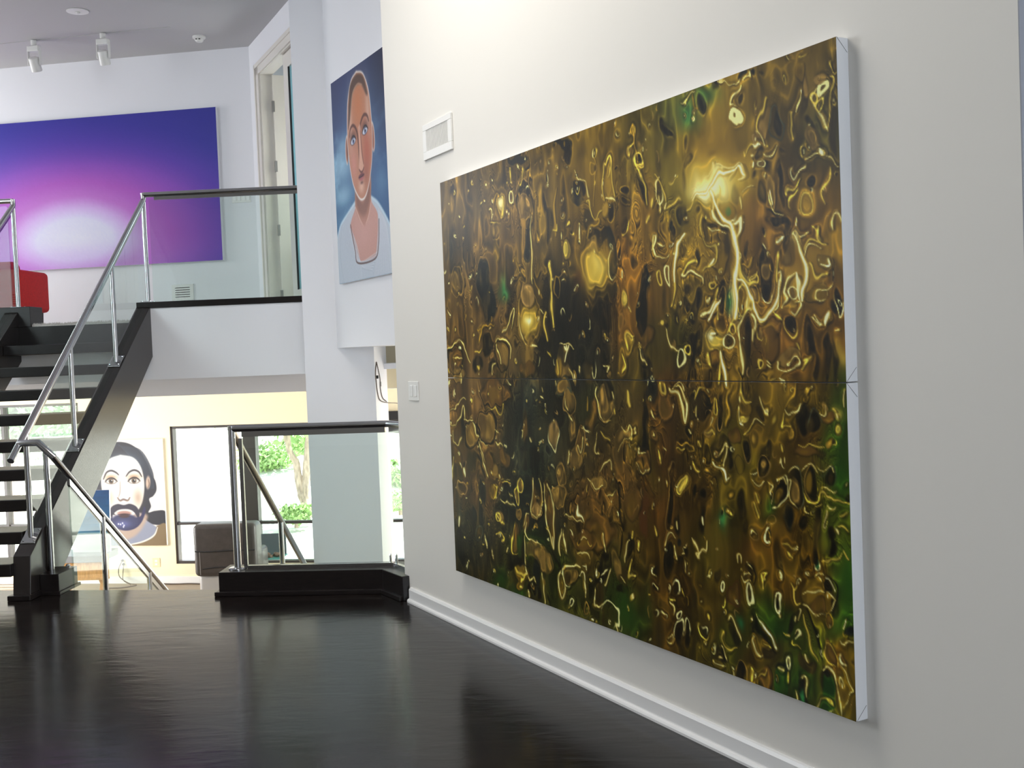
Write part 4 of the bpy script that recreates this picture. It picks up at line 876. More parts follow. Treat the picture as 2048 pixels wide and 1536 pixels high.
    marks(1260, 420, 4.042, ws=1.2,
      Gl=[(850,760,40,120,'w',1),(930,600,60,60,'c',.9),(1340,600,130,160,'g',.8),(700,1080,80,110,'y',.9),(650,1010,34,40,'w',.9),(800,760,40,60,'T',.9),(1500,400,110,120,'g',.5),(1690,1140,60,70,'y',.5),(570,440,120,160,'g',.5),(1340,260,50,60,'c',.7)],
      E=[(1200,90,100,45,12,'k'),(1255,240,28,110,6,'k'),(1275,400,45,95,8,'d'),(1265,430,22,60,0,'n'),(1110,450,55,190,0,'k'),(1105,480,34,70,0,'n'),(1100,650,26,60,0,'k'),(950,310,26,50,10,'k'),(740,420,50,130,0,'o'),(735,690,40,80,0,'k'),(735,790,30,55,0,'k'),(720,130,90,30,22,'k'),(780,300,22,120,0,'d'),(610,130,18,100,0,'k'),(430,60,28,70,0,'k'),(350,230,36,60,0,'k'),(320,150,26,40,0,'K'),(530,380,18,36,-20,'k'),
         (880,600,26,40,10,'n'),(915,740,36,100,0,'o'),(1000,690,40,60,0,'n'),(1190,610,36,70,12,'n'),(1250,600,30,80,0,'b'),(1320,680,40,60,0,'n'),(410,810,36,130,22,'d'),(370,870,26,45,25,'k'),(470,640,26,50,0,'d'),(510,790,36,130,14,'k'),(550,1050,46,120,0,'k'),(490,1120,40,160,0,'k'),(940,1060,32,170,2,'k'),(935,1200,28,130,2,'k'),(100,830,48,180,0,'K'),(130,570,24,110,0,'K'),(100,1100,40,50,0,'b'),(150,1300,50,110,0,'k'),
         (1310,950,46,70,0,'k'),(1690,740,30,115,0,'k'),(1625,830,32,60,10,'k'),(1450,1030,28,130,0,'k'),(1490,1280,22,130,-8,'k'),(1590,1200,24,220,0,'k'),(1650,1260,20,160,-10,'k'),(1110,940,110,80,0,'b'),(1300,780,60,40,0,'g'),(800,1090,28,70,0,'d'),(680,1240,46,70,0,'b'),(1580,460,56,80,-20,'o'),(260,720,20,120,0,'d'),(640,830,40,50,0,'b'),(1100,1080,100,120,0,'b'),(1280,1180,80,70,0,'n'),(1500,700,90,80,0,'o')],
      S=[('w',26,[(670,20),(710,90),(800,120),(830,180),(830,260),(850,330),(870,400),(860,500),(850,600),(845,740),(850,880)]),('w',20,[(830,200),(880,140),(880,40),(840,70)]),('y',30,[(870,420),(900,540),(950,600),(1020,580)]),('c',16,[(930,600),(950,700),(955,820),(1010,850),(1045,910),(1085,840),(1140,780)]),('w',13,[(1010,850),(1040,905),(1080,850)]),('c',12,[(955,820),(900,890),(870,960),(880,1080)]),
         ('c',14,[(970,870),(1000,930),(990,1040)]),('y',10,[(790,1000),(830,900),(860,880)]),('c',13,[(1300,220),(1330,290),(1380,300),(1410,400),(1400,500),(1385,600),(1400,700),(1380,780)]),('y',10,[(1200,560),(1190,440),(1195,330)]),('c',12,[(1210,510),(1240,540),(1210,640),(1195,760),(1145,800)]),('c',12,[(1340,500),(1290,570),(1260,650),(1270,740),(1240,790)]),('w',14,[(1345,500),(1360,600),(1360,700),(1390,780)]),('y',10,[(1150,800),(1190,860),(1240,920)]),
         ('c',12,[(1300,850),(1340,870),(1390,810),(1380,760),(1330,770)]),('w',22,[(1190,270),(1225,245)]),('c',15,[(440,500),(430,520),(510,515),(570,540),(585,600)]),('y',14,[(440,490),(520,410)]),('w',18,[(640,440),(670,400)]),('y',8,[(580,480),(620,440),(690,430),(690,290),(620,260),(570,230),(580,60)]),('c',7,[(640,120),(700,180),(770,200)]),('y',11,[(320,780),(360,640),(370,500),(385,380),(420,250)]),('c',12,[(360,390),(400,350)]),
         ('w',22,[(590,820),(640,780),(680,740)]),('c',14,[(560,860),(600,800)]),('c',14,[(600,730),(640,680)]),('y',8,[(690,640),(685,740),(720,880)]),('w',20,[(640,990),(700,980)]),('w',22,[(740,1190),(745,1260),(770,1340)]),('y',12,[(640,1190),(655,1320)]),('y',10,[(740,1280),(720,1380)]),('c',12,[(880,1080),(890,1200),(905,1350)]),('c',10,[(980,1000),(985,1100)]),
         ('c',14,[(1480,930),(1540,950),(1500,900)]),('w',18,[(1570,970),(1580,890)]),('c',8,[(280,970),(330,1060),(400,1140)]),('y',24,[(245,910),(255,950)]),('c',9,[(165,330),(190,220),(180,210)]),('c',8,[(200,270),(240,290),(270,280)]),('c',8,[(170,310),(220,390),(310,395)]),('w',8,[(330,320),(350,290)]),('c',10,[(1200,1180),(1220,1270),(1330,1290),(1350,1220),(1260,1220)]),('c',12,[(1110,1220),(1150,1210)]),('c',12,[(1110,1250),(1150,1240)]),
         ('y',10,[(1380,1280),(1430,1160),(1390,1200)]),('w',12,[(1220,1370),(1270,1400)]),('y',11,[(1130,1380),(1180,1370)]),('y',8,[(1340,1080),(1350,1130)]),('c',8,[(1640,1010),(1700,960)]),('c',10,[(1650,180),(1640,90),(1660,50),(1700,130),(1710,190)]),('y',12,[(1490,120),(1540,160),(1540,230),(1480,250),(1430,330)]),('y',12,[(1540,100),(1530,200),(1590,270)]),('c',9,[(1420,380),(1480,300),(1560,300)]),('w',13,[(1540,480),(1590,500),(1600,420)]),('y',14,[(1440,450),(1500,560),(1570,560)]),
         ('c',7,[(1640,620),(1570,670),(1500,680),(1495,760),(1560,760)]),('c',9,[(1390,230),(1420,210),(1470,170)]),('c',8,[(1340,160),(1350,60)]),('g',8,[(910,470),(960,440),(1000,380)]),('y',9,[(980,560),(1010,540),(1030,490)]),('c',8,[(60,1080),(110,1150),(140,1240)]),('y',26,[(70,1110),(80,1120)]),('y',16,[(0,1010),(5,1160)]),('w',8,[(1110,280),(1080,290)])],
      Rg=[(1110,660,34,60,0,8,'c',80),(800,1090,36,78,0,8,'c',None),(915,740,44,110,0,8,'y',None),(1000,690,48,80,0,8,'g',None),(1320,680,34,62,0,7,'c',None),(1690,740,36,120,0,8,'c',90),(1310,960,56,85,0,8,'y',100),(1010,550,30,40,0,8,'y',None),(660,600,16,26,0,6,'y',None),(300,540,14,70,0,8,'c',None),(240,560,14,45,0,6,'y',None),(410,1200,30,70,0,10,'c',None),(460,1130,20,40,0,9,'y',None),(1040,1280,20,36,0,10,'y',None),(830,960,22,40,0,8,'y',None),(735,760,34,90,0,7,'n',None),(870,360,22,45,0,10,'c',None),(1700,740,12,26,0,5,'c',None)])
    marks(860, 580, 4.267,
      Gl=[(845,270,90,130,'g',1),(845,280,60,80,'y',.8),(842,280,18,24,'w',1),(640,40,40,60,'T',.8),(1170,200,160,250,'k',.8),(800,1000,130,180,'K',.7),(700,1200,130,260,'K',.6),(850,880,60,150,'s',.7),(1100,980,120,140,'k',.6)],
      E=[(500,100,60,160,0,'K'),(490,480,60,100,0,'k'),(400,640,36,70,0,'k'),(960,480,70,60,0,'k'),(960,640,70,110,0,'k'),(830,60,60,110,0,'p'),(830,520,50,150,0,'n'),(830,690,60,70,0,'b'),(215,560,55,110,0,'b'),(240,720,60,60,0,'n'),(620,540,50,120,0,'n'),(600,700,60,70,0,'d'),(530,680,24,60,20,'k'),(560,890,120,120,0,'b'),(480,1160,80,120,0,'n'),(350,1240,55,110,0,'n'),(270,1160,18,120,0,'k'),(325,1000,20,70,0,'d'),
         (1150,620,60,130,0,'n'),(1220,620,32,120,-6,'k'),(1180,560,70,90,0,'k'),(1100,660,34,80,10,'g'),(1360,690,50,100,0,'d'),(1400,640,16,110,0,'k'),(1500,640,26,200,-4,'k'),(1500,900,44,130,0,'k'),(1490,960,60,130,0,'n'),(1520,870,36,70,0,'k'),(1650,640,40,130,4,'o'),(1820,200,50,220,0,'k'),(1850,400,50,80,0,'b'),(1840,600,28,140,-24,'k'),(1130,830,50,70,0,'n'),(1190,930,36,90,0,'n'),(1110,1060,50,130,0,'k'),(1070,1230,46,100,0,'p'),(1210,1170,24,120,0,'n'),(1290,1280,40,130,8,'b'),
         (1500,190,40,180,0,'k'),(1430,300,40,300,0,'k'),(1640,300,30,100,0,'b'),(1670,100,20,60,0,'y'),(1700,500,18,60,0,'g'),(1820,1200,22,130,0,'k'),(1830,1370,40,60,0,'k'),(1820,1470,46,60,0,'b'),(1660,1240,40,60,0,'n'),(1540,1180,60,60,0,'d'),(820,1170,24,120,0,'b'),(1380,1060,26,120,10,'b'),(500,1440,60,90,0,'d'),(640,1420,40,70,0,'b'),(240,1430,40,70,0,'b'),(350,1450,36,70,0,'d'),(1020,1370,20,40,0,'K'),(840,1440,110,90,0,'k'),(1250,1450,60,90,0,'n')],
      S=[('g',16,[(400,330),(430,360),(410,440)]),('g',14,[(430,360),(470,300),(545,295)]),('c',8,[(500,340),(530,330)]),('y',22,[(1045,20),(1050,140),(1050,350)]),('y',18,[(1000,180),(980,320),(1000,440)]),('c',13,[(930,200),(975,215)]),('c',18,[(850,450),(900,490)]),('c',8,[(760,110),(750,200),(760,280),(800,440)]),('k',10,[(900,240),(930,180),(980,160)]),('c',7,[(690,340),(700,180),(640,340),(620,360)]),
         ('w',9,[(1150,480),(1165,520),(1160,470)]),('w',9,[(1180,470),(1160,600)]),('c',9,[(1120,480),(1170,460),(1225,500)]),('y',10,[(1090,600),(1100,690),(1090,720)]),('c',10,[(1185,680),(1215,750),(1235,720)]),('c',8,[(1280,680),(1270,730)]),('y',10,[(1490,370),(1500,410)]),('c',9,[(1490,630),(1525,640),(1520,700)]),('y',12,[(1640,740),(1680,640),(1650,560)]),('y',10,[(1720,380),(1690,430),(1700,530)]),('y',12,[(1770,480),(1800,500)]),('c',7,[(1780,500),(1830,570),(1860,640)]),
         ('c',8,[(160,1000),(220,1000),(240,960),(310,930)]),('c',8,[(160,1125),(240,1130),(290,1010),(300,1120)]),('c',8,[(290,1130),(350,1100),(400,1260),(480,1310)]),('y',12,[(470,1000),(540,1010),(580,1050),(620,1030),(630,980)]),('k',12,[(430,1000),(520,1020),(570,1150)]),('c',9,[(560,1180),(590,1220)]),('c',7,[(195,1180),(200,1290),(240,1330),(260,1270)]),('c',8,[(150,520),(200,450),(270,440),(340,610)]),('k',12,[(150,600),(160,520),(220,480)]),('k',12,[(440,540),(450,430),(500,370)]),('c',8,[(590,640),(580,450),(620,410),(680,480),(690,600)]),
         ('c',7,[(530,760),(540,680),(555,650)]),('y',14,[(400,660),(420,700)]),('y',16,[(380,540),(420,530)]),('c',9,[(195,570),(270,575)]),('c',8,[(260,700),(270,790)]),('w',8,[(660,770),(680,790)]),('y',10,[(1000,530),(1020,560)]),('c',8,[(1430,830),(1420,930),(1460,1060),(1540,1110)]),('c',9,[(1540,860),(1560,920)]),('y',14,[(1560,1000),(1570,1050)]),('y',16,[(1690,860),(1700,990)]),('c',14,[(1890,1040),(1910,1110)]),('g',10,[(1330,880),(1340,980)]),
         ('c',9,[(1180,1040),(1210,1100)]),('c',8,[(1160,940),(1180,1020)]),('c',10,[(1060,780),(1075,830)]),('c',16,[(940,890),(970,900)]),('c',8,[(960,810),(970,840)]),('c',11,[(780,1200),(800,1210),(790,1270)]),('c',8,[(855,1260),(865,1300)]),('c',9,[(1320,1180),(1360,1200)]),('c',8,[(1260,1350),(1290,1400),(1330,1280)]),('c',8,[(1420,1190),(1400,1360),(1450,1400)]),('w',9,[(1430,1380),(1460,1390)]),('y',9,[(1470,1200),(1530,1260)]),('c',7,[(1620,1160),(1660,1230),(1690,1140),(1710,1190),(1690,1300),(1620,1330)]),
         ('c',12,[(1745,1170),(1740,1220)]),('y',10,[(1895,1260),(1905,1290)]),('c',9,[(1790,1400),(1830,1410)]),('c',10,[(1770,1460),(1780,1500)]),('c',9,[(570,1280),(630,1340)]),('k',18,[(400,1330),(430,1480)]),('c',8,[(410,1310),(460,1460)]),('c',8,[(1190,1360),(1180,1480)]),('c',8,[(1510,1480),(1540,1470)]),('c',6,[(1110,1480),(1100,1530)])],
      Rg=[(215,590,62,130,0,6,'k',None),(615,570,58,140,0,6,'k',None),(560,870,130,130,0,8,'k',90),(480,1160,92,135,0,8,'k',None),(350,1240,62,120,0,8,'k',None),(1490,960,70,140,0,7,'n',90),(1070,1230,50,108,0,6,'c',80),(1020,1370,22,44,0,6,'s',None),(1400,650,22,110,0,6,'c',90),(840,230,90,220,0,6,'n',None),(1130,830,54,80,0,6,'s',None),(1190,960,42,90,0,6,'n',None),(1820,1470,50,62,0,6,'n',None),(1295,1290,46,140,8,6,'n',None)])
    marks(860, 900, 3.839,
      Gl=[(760,300,120,260,'K',.7),(830,640,90,110,'k',.8),(230,560,22,200,'s',.9),(670,60,60,160,'s',.5),(540,1010,60,100,'G',.7),(760,740,140,120,'G',.6),(1480,1250,90,200,'G',.6),(690,1100,60,50,'G',.7)],
      E=[(795,350,18,130,0,'b'),(840,350,16,100,0,'b'),(815,470,36,60,0,'p'),(900,300,26,80,6,'b'),(915,450,34,110,-6,'b'),(935,620,24,120,-8,'b'),(700,270,12,44,0,'n'),(675,340,12,50,0,'n'),(685,470,12,44,0,'n'),(740,560,26,70,10,'b'),(660,680,32,120,4,'b'),(690,700,24,50,0,'G'),(995,350,40,80,0,'n'),(1010,180,20,90,-8,'n'),(1150,470,28,80,0,'k'),(1220,520,110,150,0,'b'),(1300,640,120,140,0,'b'),(1130,600,26,90,10,'k'),(1180,700,100,80,0,'b'),(1400,300,56,70,0,'d'),(1290,240,60,50,0,'n'),
         (820,780,90,60,20,'n'),(880,850,60,100,-30,'n'),(810,960,40,110,10,'K'),(800,1080,50,70,0,'k'),(1010,1050,26,66,-4,'o'),(1070,960,50,80,0,'n'),(1060,980,34,60,0,'d'),(1340,900,50,110,0,'k'),(1320,1000,46,60,10,'k'),(1430,880,40,110,-6,'n'),(1480,980,46,60,-20,'d'),(1460,1070,40,40,0,'k'),(1530,760,26,90,0,'k'),(1310,1130,40,90,0,'d'),(1380,1290,60,100,-10,'d'),(700,880,90,40,0,'k'),(640,860,60,80,0,'k'),(720,960,50,60,0,'o'),(690,1040,26,30,0,'o'),(480,310,36,60,0,'o'),(600,290,36,50,0,'K'),(540,520,24,44,-20,'n'),
         (340,480,24,60,0,'K'),(400,430,24,200,0,'K'),(375,630,24,50,0,'d'),(430,700,16,50,0,'K'),(240,730,36,160,-4,'k'),(330,100,40,80,0,'d'),(220,200,40,90,0,'d'),(450,120,40,130,-10,'b'),(500,160,30,70,0,'n'),(1640,60,44,80,0,'b'),(1640,480,40,200,0,'r'),(1560,380,60,140,0,'b'),(1520,900,50,60,0,'d')],
      S=[('c',8,[(800,210),(780,330),(780,470),(830,530),(850,440),(830,240)]),('c',8,[(880,260),(880,400),(910,640),(950,750),(945,600),(945,400),(910,240)]),('w',10,[(930,660),(950,750)]),('c',9,[(720,590),(745,500),(760,490)]),('c',10,[(745,570),(735,650),(780,710),(850,730)]),('y',8,[(660,560),(630,700),(640,790),(690,800)]),('c',8,[(735,690),(735,840),(770,1020)]),('k',12,[(725,660),(730,860),(760,900)]),('k',16,[(930,760),(990,860),(990,960)]),
         ('c',9,[(1000,930),(985,1000),(1000,1080),(1030,1120),(1040,1060),(1000,960)]),('c',11,[(1010,930),(1040,880),(1100,870),(1140,910)]),('w',8,[(1160,890),(1190,890),(1200,930)]),('w',9,[(1130,960),(1170,950),(1175,1060)]),('c',8,[(1170,1000),(1185,1130)]),('w',12,[(1320,970),(1350,950)]),('w',10,[(1280,910),(1290,970)]),('c',8,[(1380,950),(1350,1060)]),('c',12,[(1260,1090),(1265,1190),(1340,1190)]),('c',10,[(1000,630),(1010,790)]),('c',8,[(1020,640),(1040,790)]),('c',8,[(1030,520),(1040,500),(1075,520),(1100,520),(1150,560)]),
         ('w',10,[(1120,430),(1130,500),(1170,560)]),('c',12,[(1140,700),(1200,690)]),('c',9,[(1120,800),(1180,790),(1230,860)]),('c',8,[(1330,660),(1345,800)]),('k',16,[(1400,180),(1460,300),(1470,560),(1480,640)]),('k',14,[(1470,640),(1460,800)]),('c',8,[(1360,360),(1440,340)]),('c',8,[(1210,230),(1290,290),(1330,270)]),('c',8,[(1290,160),(1380,90),(1390,160)]),('y',10,[(480,260),(510,290),(490,370)]),('y',10,[(560,260),(610,260)]),('c',8,[(545,390),(610,420),(660,430)]),('c',7,[(600,350),(640,390)]),
         ('y',10,[(510,500),(550,560),(570,580)]),('y',12,[(500,640),(560,660),(550,710)]),('c',7,[(480,770),(500,830)]),('w',14,[(490,800),(495,810)]),('c',6,[(868,940),(870,1060),(876,1180)]),('c',8,[(760,1140),(760,1080)]),('c',9,[(1520,730),(1500,740),(1500,830)]),('y',10,[(1560,620),(1540,720)]),('y',9,[(1740,600),(1750,660)]),('c',12,[(1720,880),(1735,930)]),('y',10,[(1560,1100),(1570,1150)]),('c',8,[(1540,960),(1580,960)]),('c',9,[(1460,950),(1500,1000)]),('c',9,[(1440,1340),(1450,1400)]),('c',10,[(1600,730),(1595,800)]),
         ('w',9,[(270,110),(275,190)]),('w',7,[(230,90),(250,130)]),('k',14,[(360,60),(420,210)]),('c',8,[(380,30),(440,220)]),('c',8,[(520,240),(600,230)]),('k',10,[(500,220),(560,240),(620,190)]),('c',7,[(180,60),(170,280)]),('w',12,[(230,510),(228,590)]),('c',7,[(420,640),(435,740)]),('c',7,[(600,740),(590,800)]),('w',12,[(1240,1285),(1250,1300)]),('w',10,[(520,1020),(525,1040)]),('y',20,[(670,930),(690,960),(740,970),(700,1010)]),('y',16,[(690,1040),(705,1050)]),('c',8,[(770,1010),(800,980),(810,1010)])],
      Rg=[(995,350,46,88,0,6,'n',None),(1070,960,58,92,0,8,'c',180),(1640,70,50,86,0,6,'k',None),(700,270,14,48,0,5,'y',None),(675,340,14,54,0,5,'y',None),(685,470,14,48,0,5,'n',None),(375,630,26,54,0,6,'s',None),(1010,180,24,96,-8,6,'n',None),(1085,1180,18,30,0,9,'c',None),(1205,1200,20,44,0,8,'n',None),(250,280,40,46,0,8,'p',None),(1290,250,60,50,0,6,'n',None),(1380,1290,70,110,-10,8,'c',-30),(820,490,40,50,0,6,'n',None),(520,520,18,30,0,8,'y',None)])
    marks(1260, 760, 4.152,
      Gl=[(440,880,36,46,'y',.9),(770,1200,60,80,'T',.9),(1160,1060,70,110,'G',.8),(1750,600,120,400,'G',.7),(1700,820,90,120,'G',.7),(1720,300,40,60,'y',.9),(1460,700,150,60,'b',.6),(300,700,100,300,'r',.5),(1000,1450,120,100,'r',.4)],
      E=[(190,80,44,110,0,'K'),(130,240,24,150,0,'k'),(110,540,40,90,6,'k'),(105,680,50,60,0,'b'),(250,250,30,56,0,'k'),(345,950,26,270,2,'k'),(560,200,90,130,0,'k'),(520,230,40,90,0,'d'),(745,260,26,180,4,'k'),(730,390,26,70,0,'k'),(475,400,26,50,0,'k'),(460,560,40,50,0,'d'),(800,560,44,90,-20,'k'),(820,680,26,70,-6,'k'),(740,560,60,80,0,'d'),(970,570,26,80,0,'k'),(1130,620,28,140,10,'k'),(1120,720,36,80,0,'k'),(1125,710,18,44,0,'n'),(950,220,50,80,0,'o'),(1050,180,40,90,0,'d'),(1080,260,36,60,-20,'k'),(950,300,36,40,0,'y'),
         (1450,330,70,110,0,'k'),(1530,330,50,70,0,'k'),(1490,340,40,60,0,'d'),(1640,310,50,60,0,'b'),(1470,600,110,50,0,'b'),(1250,940,46,140,4,'k'),(1240,980,26,90,4,'o'),(1380,880,56,140,0,'k'),(1370,920,40,80,0,'n'),(1525,860,44,120,0,'k'),(1510,860,26,70,0,'o'),(1640,830,44,90,0,'k'),(1640,840,24,50,0,'d'),(1810,980,24,44,0,'k'),(1550,1100,28,100,0,'k'),(1540,1300,24,200,0,'d'),(1330,1150,36,130,0,'K'),(1430,1180,40,70,0,'k'),(405,1170,24,80,0,'k'),(590,1180,20,110,0,'k'),(530,940,22,60,0,'k'),(600,980,20,50,0,'k'),(940,1060,28,130,0,'k'),(965,1270,18,60,0,'k'),
         (1160,1300,24,46,0,'K'),(1680,1310,30,60,0,'k'),(1680,1420,26,60,0,'k'),(460,1420,30,60,-20,'k'),(330,1430,36,120,0,'k'),(400,1500,24,40,0,'k'),(640,430,40,40,0,'n'),(270,70,30,60,0,'g'),(300,200,60,140,0,'b'),(870,460,60,60,0,'b'),(1640,540,24,36,0,'g'),(1720,450,26,46,0,'y'),(1190,320,14,36,0,'y'),(1330,450,18,50,0,'g'),(850,930,26,30,-30,'g'),(655,780,20,20,0,'g'),(1030,510,20,36,0,'g'),(200,490,44,50,0,'b'),(1040,1300,36,50,0,'d'),(410,1310,20,36,0,'K')],
      S=[('c',18,[(330,40),(370,110),(420,200),(450,330),(460,220),(430,130),(380,80)]),('c',10,[(360,80),(420,60),(440,110)]),('y',18,[(255,20),(265,110),(300,110),(290,20)]),('c',12,[(185,250),(190,320),(215,330)]),('y',12,[(700,110),(665,250),(705,260),(715,120)]),('c',8,[(540,200),(545,310)]),('y',9,[(520,150),(560,60),(600,50)]),('c',10,[(620,50),(635,80)]),('g',16,[(850,20),(810,120),(820,260),(790,400)]),('c',9,[(905,200),(910,300),(960,360)]),('w',12,[(920,340),(965,365)]),('c',8,[(1000,160),(960,150)]),
         ('w',26,[(1125,220),(1140,250)]),('c',8,[(1090,130),(1110,200),(1145,265)]),('y',14,[(920,20),(930,130),(1000,160)]),('g',10,[(1390,20),(1380,160),(1290,240)]),('c',14,[(1290,250),(1330,295),(1400,270),(1440,220)]),('y',10,[(1270,280),(1260,380),(1330,380)]),('c',9,[(1020,400),(1040,345),(1110,345)]),('y',11,[(970,440),(1000,430),(1020,400)]),('c',22,[(1710,290),(1715,340)]),('y',22,[(1685,240),(1710,270)]),('c',14,[(1640,180),(1620,260),(1580,280)]),('c',12,[(1790,60),(1790,250)]),
         ('y',10,[(1390,540),(1450,545),(1520,530),(1600,560)]),('y',14,[(1255,540),(1265,600)]),('c',12,[(1240,650),(1225,690)]),('c',12,[(1280,640),(1270,690)]),('w',17,[(690,640),(710,690),(770,720),(790,790),(820,795)]),('c',12,[(770,700),(800,540),(730,590)]),('c',10,[(790,550),(820,560)]),('g',16,[(400,540),(440,545),(500,540),(520,580),(480,610)]),('y',14,[(390,600),(440,600)]),('y',15,[(630,420),(670,420),(690,460)]),('y',18,[(520,690),(550,730),(590,750)]),('y',10,[(560,520),(600,560)]),
         ('y',14,[(245,600),(260,660),(270,720)]),('c',8,[(190,480),(200,500),(185,510)]),('c',8,[(290,560),(300,580)]),('c',10,[(480,370),(490,400)]),('c',10,[(30,400),(40,440)]),('c',12,[(85,560),(90,610),(130,610)]),('c',8,[(60,690),(100,740),(150,690)]),('k',8,[(105,640),(108,700)]),('w',10,[(1000,760),(1080,750)]),('c',11,[(1020,820),(1070,850),(1120,840)]),('c',14,[(1140,850),(1180,870),(1150,930),(1180,970),(1170,1030)]),('w',11,[(1180,1070),(1230,1090)]),('c',9,[(1210,820),(1250,800),(1290,870)]),('c',9,[(1310,780),(1370,740),(1420,760)]),
         ('c',9,[(1440,760),(1520,720),(1580,780)]),('c',9,[(1580,740),(1640,725),(1670,790)]),('y',13,[(1450,900),(1480,980),(1550,1000),(1580,960),(1640,1010),(1720,1000),(1790,1020),(1830,1040)]),('c',8,[(1590,920),(1650,960),(1700,940)]),('c',12,[(1310,850),(1340,870),(1320,960),(1380,1030)]),('c',10,[(1440,1010),(1440,1060),(1480,1090)]),('y',10,[(1520,1030),(1580,1060)]),('c',18,[(1640,1090),(1630,1140),(1610,1180)]),('c',8,[(1640,1060),(1690,1080),(1720,1060)]),
         ('w',12,[(585,1140),(600,1200)]),('c',8,[(400,1150),(405,1200)]),('c',10,[(540,1330),(560,1420),(565,1480),(550,1450),(620,1430),(635,1340)]),('y',22,[(815,1150),(840,1115),(870,1150)]),('c',10,[(1010,1310),(1020,1270),(1060,1290)]),('w',14,[(1125,1330),(1140,1260),(1170,1250)]),('w',12,[(1130,1340),(1160,1350)]),('y',12,[(1280,1370),(1400,1400)]),('w',10,[(1370,1400),(1405,1385)]),('c',9,[(1620,1170),(1600,1210),(1630,1230),(1650,1190)]),('y',14,[(1760,1140),(1780,1120)]),('y',14,[(1720,1250),(1790,1215)]),('c',9,[(1710,1270),(1720,1320)]),('y',10,[(1600,1490),(1680,1510),(1750,1470)]),('y',16,[(1760,1450),(1830,1480)]),
         ('c',12,[(880,1530),(880,1480),(905,1465),(920,1530)]),('y',22,[(1320,1440),(1350,1470)]),('y',14,[(1060,1080),(1040,1010)]),('y',13,[(1050,920),(1060,960)]),('c',8,[(300,1340),(340,1250),(380,1280)]),('c',7,[(370,1340),(385,1500)]),('c',9,[(430,1380),(440,1440)]),('c',14,[(65,1370),(65,1390)]),('c',14,[(62,1430),(66,1450)]),('y',12,[(220,1250),(230,1300)]),('c',10,[(1800,870),(1790,890)]),('w',18,[(1260,25),(1280,30)]),('y',20,[(1480,110),(1500,150)]),('g',22,[(1510,120),(1480,170)])],
      Rg=[(437,878,32,46,0,9,'y',None),(345,960,34,280,2,5,'n',200),(1250,940,54,150,4,8,'c',0),(1380,880,62,150,0,7,'s',0),(1525,860,52,130,0,7,'n',180),(1640,830,52,100,0,7,'s',-60),(970,570,28,84,0,7,'n',90),(1120,720,40,84,0,6,'n',None),(1530,330,56,74,0,7,'s',-90),(200,490,46,52,0,6,'d',None),(1040,1300,40,54,0,7,'n',None),(1160,1300,34,58,0,9,'c',160),(1720,450,30,52,0,6,'o',None),(745,260,34,190,4,6,'n',90),(1180,1190,40,40,0,7,'n',None),(900,700,44,70,0,5,'d',None)])
